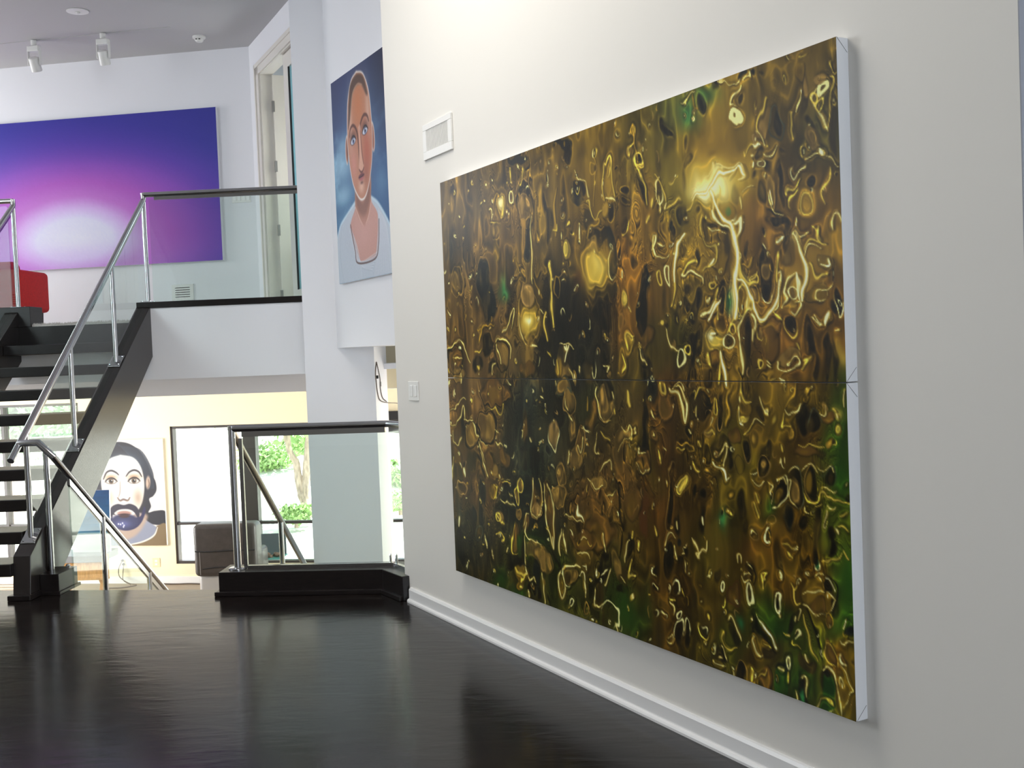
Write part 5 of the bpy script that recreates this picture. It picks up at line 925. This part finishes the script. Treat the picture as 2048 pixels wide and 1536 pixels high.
    marks(1260, 1080, 4.042,
      Gl=[(1560,420,130,150,'o',.6),(1180,700,140,120,'G',.7),(1760,400,60,300,'G',.8),(100,640,100,180,'G',.35),(880,650,26,40,'T',1),(1130,950,120,100,'b',.5),(1400,1150,120,120,'G',.6),(960,1140,60,80,'g',.5),(1320,220,90,90,'o',.6),(1650,1200,70,120,'b',.6)],
      E=[(315,190,34,130,6,'k'),(445,90,26,60,-14,'k'),(400,160,24,60,0,'k'),(210,210,18,36,0,'k'),(985,270,36,90,-4,'k'),(960,290,40,60,0,'b'),(1000,240,26,60,0,'k'),(370,400,26,56,0,'k'),(340,490,26,90,-14,'k'),(380,770,30,90,0,'k'),(460,780,30,100,0,'k'),(605,710,22,40,0,'K'),(820,730,30,110,-16,'k'),(755,900,40,100,-18,'k'),(730,930,26,60,-20,'d'),(1080,780,70,170,-30,'k'),(1050,840,60,110,-30,'o'),(1110,900,60,50,0,'d'),(1345,650,36,110,26,'k'),(1480,430,80,130,0,'o'),(1620,380,60,90,-10,'k'),(1610,500,60,70,0,'o'),(1500,530,60,60,0,'b'),
         (1680,520,26,90,0,'k'),(1240,1040,60,24,30,'K'),(1220,1150,60,120,0,'G'),(1410,1210,30,110,-8,'k'),(1410,1250,16,60,0,'T'),(1580,1130,60,130,-16,'k'),(1590,1180,50,120,-10,'G'),(1580,1330,60,80,0,'G'),(895,1060,36,80,-8,'k'),(1000,1130,30,70,0,'o'),(1090,1100,50,90,0,'b'),(1505,170,18,60,0,'T'),(1500,120,20,60,0,'k'),(1780,770,30,40,0,'K'),(1200,490,14,36,0,'k'),(700,290,26,50,0,'d'),(840,460,44,70,0,'b'),(990,470,14,60,0,'d'),(1620,650,44,60,-20,'b'),(1610,900,44,110,-10,'b'),(1365,790,16,36,0,'K'),(230,780,30,100,0,'d'),(530,490,26,70,0,'d'),(1640,100,20,50,0,'k'),(1740,980,26,36,0,'b'),(1430,1000,50,60,0,'d'),(1580,1050,30,40,0,'k'),(1200,160,26,140,0,'d')],
      S=[('c',10,[(195,200),(195,250),(220,250)]),('c',9,[(360,20),(380,170)]),('c',14,[(430,40),(460,60)]),('c',12,[(410,110),(440,120)]),('w',12,[(500,280),(502,290)]),('c',8,[(440,180),(450,280)]),('c',9,[(860,230),(850,150),(875,125),(895,160),(895,220)]),('c',14,[(910,340),(950,380),(990,350)]),('c',10,[(970,180),(1010,220)]),('c',10,[(930,300),(1000,280)]),('y',12,[(1080,260),(1090,310),(1080,390)]),('y',10,[(1080,260),(1120,270),(1100,320)]),('c',24,[(1190,230),(1195,310)]),('c',12,[(1200,520),(1220,580)]),
         ('y',18,[(1300,350),(1330,380),(1330,440),(1350,490),(1390,500)]),('y',14,[(1330,380),(1360,350)]),('c',14,[(1410,430),(1480,440),(1550,440)]),('c',12,[(1470,290),(1510,270),(1560,275)]),('w',10,[(1580,300),(1640,320),(1690,430)]),('c',12,[(1580,430),(1650,450),(1690,490)]),('c',12,[(1490,580),(1560,590),(1640,560),(1690,490)]),('c',13,[(1500,310),(1530,350)]),('c',9,[(1410,520),(1450,570),(1490,590)]),('w',16,[(1030,610),(1070,630),(1110,710),(1150,780),(1185,880)]),('c',13,[(1000,770),(980,800),(1030,910),(1070,930)]),('y',12,[(1080,830),(1140,850)]),('c',10,[(980,640),(1000,660)]),
         ('c',12,[(780,650),(810,635),(850,720),(870,790)]),('y',10,[(760,700),(750,770),(800,830),(850,840)]),('c',12,[(730,830),(770,850),(800,960)]),('c',10,[(680,950),(700,980),(780,1030)]),('c',12,[(730,930),(760,950)]),('y',24,[(960,1000),(970,1040),(960,1100)]),('y',26,[(980,1130),(990,1160)]),('w',12,[(835,980),(845,1000)]),('c',9,[(1380,550),(1395,580),(1370,660)]),('c',12,[(1350,620),(1340,670)]),('y',10,[(1250,730),(1300,770)]),('c',9,[(1350,790),(1370,760),(1385,800),(1370,830)]),('y',8,[(1330,820),(1330,880),(1400,910)]),('c',14,[(1430,910),(1440,950)]),
         ('c',10,[(1290,1000),(1300,1050)]),('y',10,[(1280,1080),(1285,1140)]),('c',11,[(1395,1130),(1420,1120),(1440,1230)]),('c',14,[(1540,1040),(1580,1000),(1620,1070),(1660,1180)]),('c',8,[(1660,1180),(1680,1300),(1690,1420)]),('y',11,[(1530,1250),(1600,1270),(1625,1350)]),('c',9,[(1570,1390),(1620,1380)]),('c',10,[(1690,1000),(1750,1080),(1770,1180),(1805,1260),(1740,1270),(1700,1320)]),('y',8,[(1580,810),(1570,900),(1600,980),(1640,1030)]),('y',8,[(1590,820),(1640,850),(1670,930),(1690,1000)]),('y',7,[(1410,620),(1430,780),(1490,960)]),('c',12,[(1360,1240),(1370,1290)]),
         ('c',11,[(1300,770),(1270,740)]),('w',9,[(1750,640),(1740,730)]),('c',9,[(1720,830),(1740,860),(1810,850)]),('y',16,[(1290,110),(1330,140)]),('y',10,[(1550,150),(1610,185),(1640,170)]),('c',9,[(1330,60),(1370,80)]),('y',13,[(1720,130),(1780,150)]),('c',12,[(540,150),(555,110),(610,80),(620,20)]),('c',8,[(530,20),(545,100)]),('c',12,[(340,620),(350,560),(320,480)]),('y',12,[(320,450),(370,510)]),('y',8,[(420,400),(440,480)]),('c',10,[(30,430),(40,480)]),('y',10,[(150,460),(180,450)]),('c',10,[(585,520),(600,525)]),('c',8,[(290,760),(330,750),(330,820),(280,780)]),('y',9,[(630,590),(640,640)]),('c',8,[(840,1090),(845,1050),(840,1010)]),('c',12,[(1210,1035),(1250,1050)]),('y',9,[(1030,1100),(1090,1030)]),('c',8,[(1490,1330),(1530,1260)]),('y',12,[(65,30),(60,110)]),('y',14,[(20,190),(0,290),(50,290)])],
      Rg=[(372,400,28,62,0,9,'c',-40),(380,760,34,80,0,8,'c',-90),(458,770,32,90,0,8,'c',-80),(605,720,40,60,0,9,'y',120),(605,700,18,36,0,6,'c',-60),(750,395,14,26,0,9,'c',None),(750,490,18,36,0,9,'y',60),(990,475,20,80,-4,14,'c',None),(1200,485,18,56,0,9,'c',None),(985,290,56,100,-6,8,'k',-20),(1740,975,32,40,0,14,'c',140),(1560,430,150,160,0,8,'k',20),(895,1060,40,90,-8,7,'n',-60),(1505,170,22,64,0,8,'c',80),(384,635,14,26,0,7,'c',None),(1365,790,22,44,0,8,'c',20),(840,460,52,80,0,6,'r',None),(1290,1030,16,36,0,8,'c',None),(210,210,22,44,0,8,'c',160),(1620,640,50,70,-25,6,'g',None)])
    # the glare and the bright rivulet running down from it
    for x, y, rx, ry, c, a in ((1425,365,75,55,'g',.65),(1428,372,48,34,'y',.9),(1424,376,34,20,'w',1),(1400,384,16,11,'w',.9),(1440,352,14,16,'c',.8),(1190,530,34,46,'g',.55),(1190,532,18,28,'y',.6)): A.glow(x, y, rx, ry, PC[c], a)
    for pts, w_ in (([(1428,380),(1432,410),(1446,432),(1464,446),(1470,480),(1472,520),(1470,560),(1474,600),(1470,640)], 7), ([(1474,560),(1492,572),(1500,600),(1505,628),(1520,640),(1540,620),(1556,590),(1562,560)], 4.5), ([(1580,480),(1600,500),(1610,530),(1602,570),(1606,606)], 4.5), ([(1378,395),(1400,382),(1424,372),(1450,350),(1478,330),(1490,352)], 5), ([(1350,560),(1358,500),(1372,470)], 3.5), ([(1412,640),(1428,612),(1440,604)], 5), ([(1445,720),(1450,745),(1456,770)], 4.5)):
        A.line(pts, w_*2.4, PC['g'], .45, 3); A.line(pts, w_*1.4, PC['y'], .8, 1.6); A.line(pts, w_*.8, PC['w'], .95, 1.0)
    # small scattered drops
    rnd = np.random.RandomState(5)
    for i in range(420):
        uu, vv = rnd.uniform(0, GW), rnd.uniform(0, GH)
        i0, j0 = int(vv/GH*(NY-1)), int(uu/GW*(NX-1)); x, y = PX[i0, j0], PY[i0, j0]; sc = .6+.9*uu/GW
        rx = rnd.uniform(1.2, 3.6)*sc*.8; ry = rx*rnd.uniform(1.2, 3.4); c = ['k','d','n','k','o','b'][rnd.randint(6)]
        if rnd.rand() < .55: A.ell(x, y, rx, ry, rnd.uniform(-12,12), PC[c], .75, 1.0)
        A.ring(x, y, rx*1.2, ry*1.15, rnd.uniform(-12,12), rnd.uniform(.9,1.6), PC[['n','y','c','g','p'][rnd.randint(5)]], .85, rnd.uniform(0,360), .7, .3)
        if rnd.rand() < .5: A.line([(x, y-ry*.5), (x+rnd.uniform(-1,1), y+ry*.3)], 1.3, PC['c'], .9, .6)
    A.tex = None
    # concentric refraction bands that follow every shape already laid down
    def blur(a, r):
        for ax in (0, 1):
            p_ = np.concatenate([np.repeat(a.take([0], ax), r+1, ax), a, np.repeat(a.take([-1], ax), r, ax)], ax); c = np.cumsum(p_, ax); n_ = a.shape[ax]
            a = (c.take(range(2*r+1, 2*r+1+n_), ax)-c.take(range(0, n_), ax))/(2*r+1)
        return a
    lum = blur(blur(A.im.mean(-1), 3), 2); ph = np.sqrt(np.clip(lum, 0, 1))*9 + 2.6*fbm(U*7, V*4, 111, 2)
    bz = np.sin(2*math.pi*ph); fineb = sstep(.30, .55, fbm(U*9, V*6, 113, 2))*(1-.85*sstep(.42, .62, lum))
    A.im *= (1 + fineb*(.20*bz))[...,None]
    A.im += (fineb*np.clip(bz-.86, 0, 1)*1.5)[...,None]*np.clip(A.im*1.2, 0, 1)*np.array([1.0,.92,.5])
    A.im *= np.array([.97,1.0,.86])
    du = .009*(fbm(U*22, V*10, 101, 2)-.5)*2; dv = .020*(fbm(U*18, V*9, 103, 2)-.5)*2
    gx = np.clip((U+du)/GW*(NX-1), 0, NX-1.001); gy = np.clip((V+dv)/GH*(NY-1), 0, NY-1.001); jx = gx.astype(int); jy = gy.astype(int); fx = (gx-jx)[...,None]; fy = (gy-jy)[...,None]
    A.im = (A.im[jy,jx]*(1-fx)+A.im[jy,jx+1]*fx)*(1-fy)+(A.im[jy+1,jx]*(1-fx)+A.im[jy+1,jx+1]*fx)*fy
    A.im = np.clip(A.im, 0, 1)**1.08; grey = A.im.mean(-1, keepdims=True); A.im = grey + (A.im-grey)*.95
    # faint vertical joins of the printed strips
    for x_, a_ in ((.96,.10),(1.02,-.06),(1.93,.10),(2.0,-.05)): A.im *= (1-a_*np.exp(-((U-x_)/.006)**2))[...,None]
    return np.clip(A.im, 0, 1)

# ------------------------------------------------------------------ purple dawn painting
def paint_purple(sL, s0, s1, z0, z1, NX=150, NY=90):
    s = np.linspace(s0, s1, NX); z = np.linspace(z1, z0, NY); S, Z = np.meshgrid(s, z)
    # centre of the white light, in wall coordinates
    cs, cz = sL, 2.86
    dx = (S-cs)/1.05; dy = (Z-cz)/np.where(Z > cz, .62, .42); q = np.sqrt(dx*dx+dy*dy*1.0) + .04*(fbm(S*3, Z*3, 2, 3)-.5)
    st = [(0,(212,214,232)),(.42,(206,206,230)),(.60,(196,166,218)),(.80,(176,104,190)),(1.05,(160,78,178)),(1.35,(128,66,172)),(1.7,(84,52,160)),(2.1,(50,48,146)),(2.8,(34,52,132)),(4,(30,50,120))]
    xs = [a for a, _ in st]; im = np.stack([np.interp(q, xs, [c[k] for _, c in st]) for k in range(3)], -1)/255
    # bluer at the top left, pinker towards the lower edge
    top = sstep(3.5, 4.2, Z)[...,None]; im = im*(1-.45*top) + np.array([46,34,140])/255*.45*top
    low = (sstep(2.95, 2.62, Z)*sstep(2.2, .4, np.abs(S-cs)))[...,None]; im = im*(1-.35*low) + np.array([186,140,214])/255*.35*low
    return np.clip(im*(.99+.02*vnoise(S*120, Z*120, 4))[...,None], 0, 1)

# ------------------------------------------------------------------ portrait of a shorn-headed sitter in white
def paint_portrait(NX=260, NY=352):
    x = np.linspace(0, 1.22, NX); y = np.linspace(0, 1.65, NY); X, Y = np.meshgrid(x, y); A = Art(X, Y)
    t = np.clip(Y/1.65, 0, 1)[...,None]; A.im = np.array([32,44,92])/255*(1-t)**1.2 + np.array([24,92,140])/255*(1-(1-t)**1.2) + 0*A.im
    A.im = A.im*(1-.35*sstep(.55,1.2,X)*sstep(.9,.1,Y))[...,None]
    cl = sstep(.46, .78, fbm(X*3.0+2, Y*4.5, 8, 4))*(sstep(1.3, .7, Y))*sstep(.25,.6,Y); cl = cl*(.35+.65*sstep(.9,.1,X))
    A.im = A.im*(1-.75*cl[...,None]) + np.array([150,196,222])/255*.75*cl[...,None]
    for (gx, gy, rx, ry, a) in ((.20,.72,.24,.13,.7),(.18,.95,.24,.10,.7),(.22,.55,.18,.10,.5),(.15,1.15,.22,.08,.35),(1.05,.95,.12,.12,.25)): A.glow(gx, gy, rx, ry, (170,210,228), a)
    # halo, robe, neck
    A.glow(.62, .58, .40, .55, (150,190,215), .35)
    robe = [(0,1.28),(.10,1.18),(.30,1.10),(.44,1.06),(.52,1.10),(.66,1.10),(.82,1.06),(.95,1.12),(1.10,1.24),(1.22,1.36),(1.22,1.65),(0,1.65)]
    A.line([(0,1.28),(.10,1.18),(.30,1.10),(.46,1.04)], .03, (225,238,245), .8, .015, False); A.line([(.82,1.05),(.95,1.11),(1.10,1.23),(1.22,1.35)], .03, (225,238,245), .8, .015, False)
    A.poly(robe, (186,196,208), 1, .006)
    A.poly([(.48,.90),(.47,1.06),(.36,1.16),(.32,1.24),(.40,1.40),(.47,1.50),(.84,1.50),(.92,1.40),(.95,1.24),(.92,1.16),(.81,1.06),(.80,.90)], (196,148,136), 1, .008, True)
    A.poly([(.48,.84),(.46,1.06),(.54,1.18),(.64,1.24),(.74,1.18),(.81,1.05),(.80,.84)], (172,118,96), 1, .02, True)
    A.poly([(.49,.90),(.54,1.00),(.63,1.06),(.73,1.00),(.79,.92),(.79,1.04),(.68,1.16),(.56,1.14),(.49,1.04)], (118,78,64), .7, .03, True)
    A.line([(.45,1.06),(.55,1.18),(.62,1.24)], .014, (214,176,160), .8, .01); A.line([(.82,1.06),(.75,1.17),(.68,1.23)], .014, (214,176,160), .8, .01)
    A.glow(.60,1.30,.20,.14,(208,160,150),.6)
    for i in range(46):
        a = i/45; xx = .02+a*.42; A.line([(.12+.22*a,1.18+.05*a),(xx+.04,1.42),(xx+.10,1.65)], .010, (226,232,238) if i%2 else (150,160,178), .45, .008)
    for i in range(30):
        a = i/29; A.line([(.95+.1*a,1.14+.08*a),(.92+.2*a,1.35),(.80+.36*a,1.65)], .012, (228,232,236) if i%2 else (166,172,190), .4, .01)
    for i in range(14): A.line([(.30+.02*i,1.24+.025*i),(.48+.012*i,1.50+.006*i),(.9-.01*i,1.47+.01*i)], .010, (160,170,186) if i%2 else (230,234,240), .4, .008)
    A.line([(.33,1.20),(.41,1.41),(.465,1.515),(.84,1.515),(.93,1.41),(.96,1.23)], .012, (84,60,56), .85, .006, False)
    # ears, head
    for ex, s_ in ((.325, 1), (.905, -1)):
        A.ell(ex, .60, .042, .115, 4*s_, (225,222,220), 1, .006); A.ell(ex, .60, .033, .100, 4*s_, (168,112,90), 1, .008); A.ell(ex+.008*s_, .62, .014, .07, 0, (96,58,46), .8, .01)
    head = [(.60,.055),(.74,.10),(.84,.24),(.875,.42),(.88,.58),(.85,.74),(.78,.88),(.70,.965),(.62,.99),(.54,.965),(.44,.87),(.38,.74),(.345,.58),(.345,.42),(.38,.24),(.47,.10)]
    head = [(a+.01, .055+(c-.055)*1.04) for a, c in head]; hc = np.array([.625,.55]); A.poly([tuple(hc+(np.array(p)-hc)*1.035) for p in head], (236,232,228), 1, .012, True)
    A.poly(head, (186,128,100), 1, .008, True)
    A.glow(.62,.30,.13,.20,(196,118,70),.75); A.glow(.42,.40,.05,.22,(222,186,166),.6); A.glow(.82,.40,.045,.2,(216,182,164),.6); A.glow(.47,.74,.07,.12,(206,138,124),.7); A.glow(.77,.68,.09,.16,(178,86,62),.7); A.glow(.62,.93,.06,.05,(232,196,176),.7); A.glow(.73,.84,.06,.1,(140,78,60),.5)
    A.poly([(.40,.27),(.46,.12),(.60,.065),(.75,.11),(.83,.25),(.80,.26),(.71,.165),(.60,.15),(.50,.20),(.43,.36),(.375,.44)], (66,46,38), .85, .02, True)
    A.line([(.43,.36),(.50,.20),(.62,.145),(.72,.17)], .012, (190,158,130), .6, .012)
    A.Y = A.Y+.05
    # brow and nose
    A.line([(.395,.56),(.42,.505),(.48,.485),(.545,.52),(.585,.60),(.595,.75),(.585,.83)], .022, (86,46,34), .9, .010, True)
    A.line([(.63,.57),(.66,.50),(.73,.455),(.80,.47),(.835,.52)], .022, (86,46,34), .9, .010, True)
    A.poly([(.60,.52),(.65,.52),(.66,.70),(.685,.83),(.65,.865),(.60,.86),(.575,.83),(.60,.70)], (214,164,140), .9, .012, True)
    A.line([(.645,.56),(.66,.72),(.685,.82)], .014, (116,62,44), .8, .01); A.line([(.58,.845),(.615,.87),(.655,.872),(.69,.845)], .014, (98,50,40), .9, .008)
    # eyes
    for ex, ey, dr in ((.475,.605,-6),(.745,.575,-6)):
        A.glow(ex, ey-.035, .075, .045, (92,56,48), .75); A.ell(ex, ey, .062, .032, dr, (60,40,40), 1, .006); A.ell(ex, ey+.003, .054, .024, dr, (206,208,220), 1, .006)
        A.ell(ex+.006, ey, .024, .026, 0, (92,110,150), 1, .005); A.ell(ex+.006, ey, .011, .012, 0, (18,18,26), 1, .004); A.ell(ex+.016, ey-.010, .006, .006, 0, (245,248,250), 1, .003)
        A.line([(ex-.066,ey+.010),(ex-.02,ey-.033),(ex+.03,ey-.032),(ex+.068,ey-.002)], .014, (38,22,22), .95, .005)
    # mouth
    A.poly([(.525,.925),(.575,.890),(.61,.895),(.65,.885),(.70,.905),(.66,.935),(.60,.945)][::1], (112,48,52), 1, .006, True) if False else None
    A.ell(.625,.905,.062,.022,-4,(104,46,50),1,.008); A.ell(.63,.925,.048,.016,-4,(176,98,96),.9,.008); A.line([(.565,.905),(.625,.910),(.685,.898)], .007, (44,18,22), .95, .004)
    A.glow(.63,.955,.03,.012,(84,44,38),.8)
    A.Y = A.Y-.05
    return np.clip(A.im*(.985+.03*vnoise(X*140, Y*140, 3))[...,None], 0, 1)

# ------------------------------------------------------------------ large bearded face in the studio
def paint_beard(NX=200, NY=264):
    x = np.linspace(0, 1.08, NX); y = np.linspace(0, 1.425, NY); X, Y = np.meshgrid(x, y); A = Art(X, Y); A.im[:] = np.array([236,234,230])/255
    # dark hair falling behind
    A.poly([(.08,.50),(.10,.28),(.22,.10),(.40,.03),(.60,.05),(.76,.16),(.86,.34),(.90,.46),(.96,.56),(.97,.68),(.92,.76),(.86,.80),(.88,.90),(.84,.98),(.94,.96),(1.08,.97),(1.08,1.14),(.80,1.12),(.66,1.0),(.30,1.0),(.10,.84)], (44,44,54), 1, .008, True)
    for i in range(26):
        a = i/25; A.line([(.46,.06+.02*a),(.64+.12*a,.14+.1*(1-a)),(.80+.12*a,.42),(.84+.10*a,.66)], .012, (92,108,132) if i%3 == 0 else (30,30,38), .55, .008)
        A.line([(.42,.06+.02*a),(.26-.08*a,.14+.1*(1-a)),(.12-.06*a,.40),(.08,.66)], .012, (92,108,132) if i%3 == 0 else (30,30,38), .55, .008)
    # shoulders
    A.poly([(.16,1.425),(.20,1.30),(.34,1.16),(.44,1.06),(.70,.98),(.80,1.08),(.92,1.16),(.98,1.22),(.90,1.34),(.60,1.40),(.50,1.425)], (150,156,176), 1, .01, True)
    A.poly([(.36,1.0),(.38,1.18),(.44,1.34),(.62,1.30),(.76,1.16),(.80,1.0)], (196,170,150), .9, .03, True)
    A.poly([(.95,1.16),(1.08,1.14),(1.08,1.425),(.52,1.425),(.74,1.38),(.90,1.30)], (138,116,84), 1, .01, True)
    A.line([(.50,1.42),(.74,1.37),(.90,1.29),(.96,1.18)], .018, (240,236,226), 1, .008)
    # face
    A.poly([(.48,.20),(.66,.24),(.76,.36),(.80,.54),(.79,.72),(.74,.88),(.64,1.00),(.50,1.06),(.36,1.00),(.24,.86),(.19,.70),(.18,.52),(.22,.36),(.32,.25)], (236,232,224), 1, .012, True)
    A.glow(.50,.32,.18,.10,(196,222,238),.8); A.glow(.70,.78,.06,.10,(176,140,112),.6); A.glow(.30,.78,.06,.10,(190,160,134),.5); A.ell(.855,.58,.032,.085,6,(206,180,160),1,.012); A.line([(.86,.53),(.87,.60),(.85,.65)], .012, (110,86,78), .8, .008)
    # brows, lids, eyes
    for s_, ex in ((-1,.325),(1,.655)):
        A.glow(ex, .50, .085, .035, (186,140,100), .8); A.line([(ex-.11,.525 if s_ < 0 else .49),(ex-.06,.435),(ex+.01,.41),(ex+.075,.435),(ex+.115,.50 if s_ > 0 else .47)], .022, (62,54,58), .95, .008)
        A.ell(ex, .55, .085, .042, 0, (70,54,50), .9, .008); A.ell(ex, .556, .072, .030, 0, (226,222,214), 1, .008); A.ell(ex, .552, .036, .034, 0, (104,84,66), 1, .006); A.ell(ex, .552, .017, .017, 0, (20,18,18), 1, .004); A.ell(ex+.012,.542,.007,.007,0,(250,250,250),1,.003)
        A.line([(ex-.09,.565),(ex-.03,.512),(ex+.04,.512),(ex+.092,.56)], .012, (40,32,34), .95, .005)
    # nose
    A.poly([(.46,.54),(.52,.54),(.54,.70),(.57,.78),(.50,.83),(.42,.80),(.44,.70)], (210,218,226), .85, .02, True); A.line([(.405,.775),(.44,.815),(.49,.80),(.55,.815),(.585,.775)], .022, (124,98,86), .9, .01); A.line([(.455,.56),(.445,.70),(.42,.77)], .010, (166,140,120), .7, .01)
    # moustache and beard
    A.poly([(.28,.98),(.31,.90),(.40,.86),(.49,.875),(.58,.86),(.67,.90),(.71,.98),(.69,1.06),(.64,.98),(.58,.94),(.49,.93),(.40,.945),(.33,1.0),(.31,1.06)], (48,42,60), 1, .010, True)
    A.poly([(.25,1.02),(.32,1.055),(.42,1.08),(.55,1.08),(.66,1.05),(.73,1.02),(.78,.90),(.80,.96),(.74,1.10),(.64,1.19),(.50,1.22),(.36,1.18),(.27,1.10)], (46,44,84), 1, .010, True)
    A.ell(.49,1.10,.205,.105,0,(54,54,92),1,.02); A.glow(.46,1.13,.12,.05,(104,112,170),.8); A.ell(.49,.985,.10,.030,0,(176,132,122),1,.010); A.ell(.49,1.02,.075,.028,0,(66,40,44),1,.010); A.line([(.40,1.0),(.49,.995),(.58,1.0)], .010, (60,30,34), .9, .006)
    for dx, dy in ((0,0),(-.03,.015),(.02,.03),(.01,.05),(-.06,.01)): A.ell(.46+dx,1.12+dy,.010,.012,0,(236,238,248),.9,.006)
    return np.clip(A.im, 0, 1)

def paint_sea(NX=60, NY=100):
    x = np.linspace(0, .48, NX); y = np.linspace(0, .76, NY); X, Y = np.meshgrid(x, y); im = np.zeros(X.shape+(3,))
    t = (Y/.76)[...,None]; im = np.array([12,72,128])/255*(1-t) + np.array([40,132,176])/255*t
    im = im*(.9+.2*fbm(X*6, Y*30, 3, 3))[...,None]; lo = sstep(.50,.54,Y)[...,None]; im = im*(1-lo)+np.array([226,232,232])/255*lo
    return im
# ------------------------------------------------------------------ paintings as canvases with painted faces
def painted_face(name, im, P00, du, dv, m, parent, gain):
    """im: rows x cols x 3 (display values); P00 top-left corner, du along the top edge, dv down the left edge"""
    ny, nx = im.shape[:2]; lin = np.where(im <= .04045, im/12.92, ((im+.055)/1.055)**2.4)*gain
    lin = np.clip(lin, .002, .96)
    a = np.linspace(0, 1, nx); b_ = np.linspace(0, 1, ny); Ag, Bg = np.meshgrid(a, b_)
    V = (np.array(P00)[None,None,:] + Ag[...,None]*np.array(du) + Bg[...,None]*np.array(dv)).reshape(-1,3)
    i = np.arange((ny-1)*(nx-1)); r_, c_ = i//(nx-1), i % (nx-1); q = r_*nx+c_
    F = np.stack([q, q+nx, q+nx+1, q+1], 1).astype(np.int32)
    me = bpy.data.meshes.new(name); me.vertices.add(len(V)); me.vertices.foreach_set('co', V.astype(np.float32).ravel())
    me.loops.add(F.size); me.loops.foreach_set('vertex_index', F.ravel())
    me.polygons.add(len(F)); me.polygons.foreach_set('loop_start', np.arange(0, F.size, 4, dtype=np.int32))
    try: me.polygons.foreach_set('loop_total', np.full(len(F), 4, np.int32))
    except Exception: pass
    me.update(calc_edges=True)
    at = me.attributes.new('pigment', 'FLOAT_COLOR', 'POINT')
    at.data.foreach_set('color', np.concatenate([lin.reshape(-1,3), np.ones((nx*ny,1))], 1).astype(np.float32).ravel())
    me.materials.append(m); o = bpy.data.objects.new(name, me); COL.objects.link(o)
    bpy.context.view_layer.update(); o.parent = parent; o.matrix_parent_inverse = parent.matrix_world.inverted()
    return o

# gold diptych on the right wall: two panels stacked
gp = empty('abstract_painting', rw(4.05, .025, .328), 'large glossy gold and brown abstract painting of melted reflections, two stacked canvases', 'painting')
gold = paint_gold(); nyg = gold.shape[0]; half = nyg//2
for k, (za, zb, rows) in enumerate(((2.475, 1.4035, slice(0, half+1)), (1.4000, .328, slice(half, nyg)))):
    b = MB(); RB(b, 5.55-GW, 5.55, 0, .049, zb, za)
    po_ = b.build('canvas_panel', M['canvas'], gp, bevel=.002); po_['label'] = ['upper canvas with the bright golden glare', 'lower canvas with green and red-brown passages'][k]
    painted_face('painted_face', gold[rows], rw(5.55, .0500, za), -W*GW, (0,0,zb-za), M['paint_gloss'], po_, 1.4)
    # folded canvas corners on the visible edge
    for zz, sg in ((za, -1), (zb, 1)):
        b = MB(); e0 = 5.55-GW-.0004
        b.hexa([rw(e0,.049,zz),rw(e0,.0475,zz),rw(e0-.0004,.0475,zz),rw(e0-.0004,.049,zz)], [rw(e0,.006,zz+sg*.045),rw(e0,.0045,zz+sg*.045),rw(e0-.0004,.0045,zz+sg*.045),rw(e0-.0004,.006,zz+sg*.045)])
        b.build('corner_fold', M['gap'], po_)

# portrait on the bulkhead
CP = N @ np.array([-1.88, 9.3, 0]); bw = lambda w, off, z: W*w + N*(CP-off) + EZ*z
pp = empty('portrait_painting', bw(8.15, .015, 2.14), 'portrait of a shorn-headed figure in a white robe on blue, hung beside the column', 'painting')
b = MB(); b.hexa([bw(7.545,0,2.14),bw(8.765,0,2.14),bw(8.765,.029,2.14),bw(7.545,.029,2.14)], [bw(7.545,0,3.793),bw(8.765,0,3.793),bw(8.765,.029,3.793),bw(7.545,.029,3.793)])
b.build('canvas', M['canvas'], pp, bevel=.002)
painted_face('painted_face', paint_portrait(), bw(8.765, .0300, 3.793), -W*1.22, (0,0,-1.653), M['paint'], pp, 1.1)

# purple dawn painting on the upstairs far wall
pu = empty('dawn_painting', fw(-6.5, .02, 2.60), 'wide purple and blue painting with a glowing white dawn, on the upstairs wall', 'painting')
b = MB(); FB(b, -8.2, -4.838, 0, .049, 2.595, 4.185); b.build('canvas', M['canvas'], pu, bevel=.002)
sgl = (pix(150, 480, FN, CF-.05))@TV
painted_face('painted_face', paint_purple(sgl, -8.2, -4.838, 2.595, 4.185, 180, 90), fw(-8.2, .0500, 4.185), TV*3.362, (0,0,-1.59), M['paint'], pu, 1.25)

# bearded portrait in the studio
pb_ = empty('portrait_painting', lw(-7.55, .015, -.888), 'huge painted face of a bearded long-haired man on the cream studio wall', 'painting')
b = MB(); LB(b, -8.10, -7.02, 0, .029, -.888, .537); b.build('canvas', M['canvas'], pb_, bevel=.002)
painted_face('painted_face', paint_beard(), lw(-8.10, .0300, .537), TV*1.08, (0,0,-1.425), M['paint'], pb_, .72)

# small sea canvas standing on the work table
ps = empty('seascape_painting', (-5.87, 13.5, -.77), 'narrow blue and white seascape canvas standing on the pine table', 'painting')
tl = np.array([-6.12, 13.40, -.005]); dn_ = np.array([0, -.06, -.763]); dr_ = np.array([.48, -.02, 0]); nrm = np.array([.02,.45,-.03]); nrm = nrm/np.linalg.norm(nrm)
b = MB().hexa([tl+nrm*.001, tl+dr_+nrm*.001, tl+dr_+dn_+nrm*.001, tl+dn_+nrm*.001], [tl+nrm*.03, tl+dr_+nrm*.03, tl+dr_+dn_+nrm*.03, tl+dn_+nrm*.03]); b.build('canvas', M['canvas'], ps)
painted_face('painted_face', paint_sea(), tl, dr_, dn_, M['paint'], ps, .55)
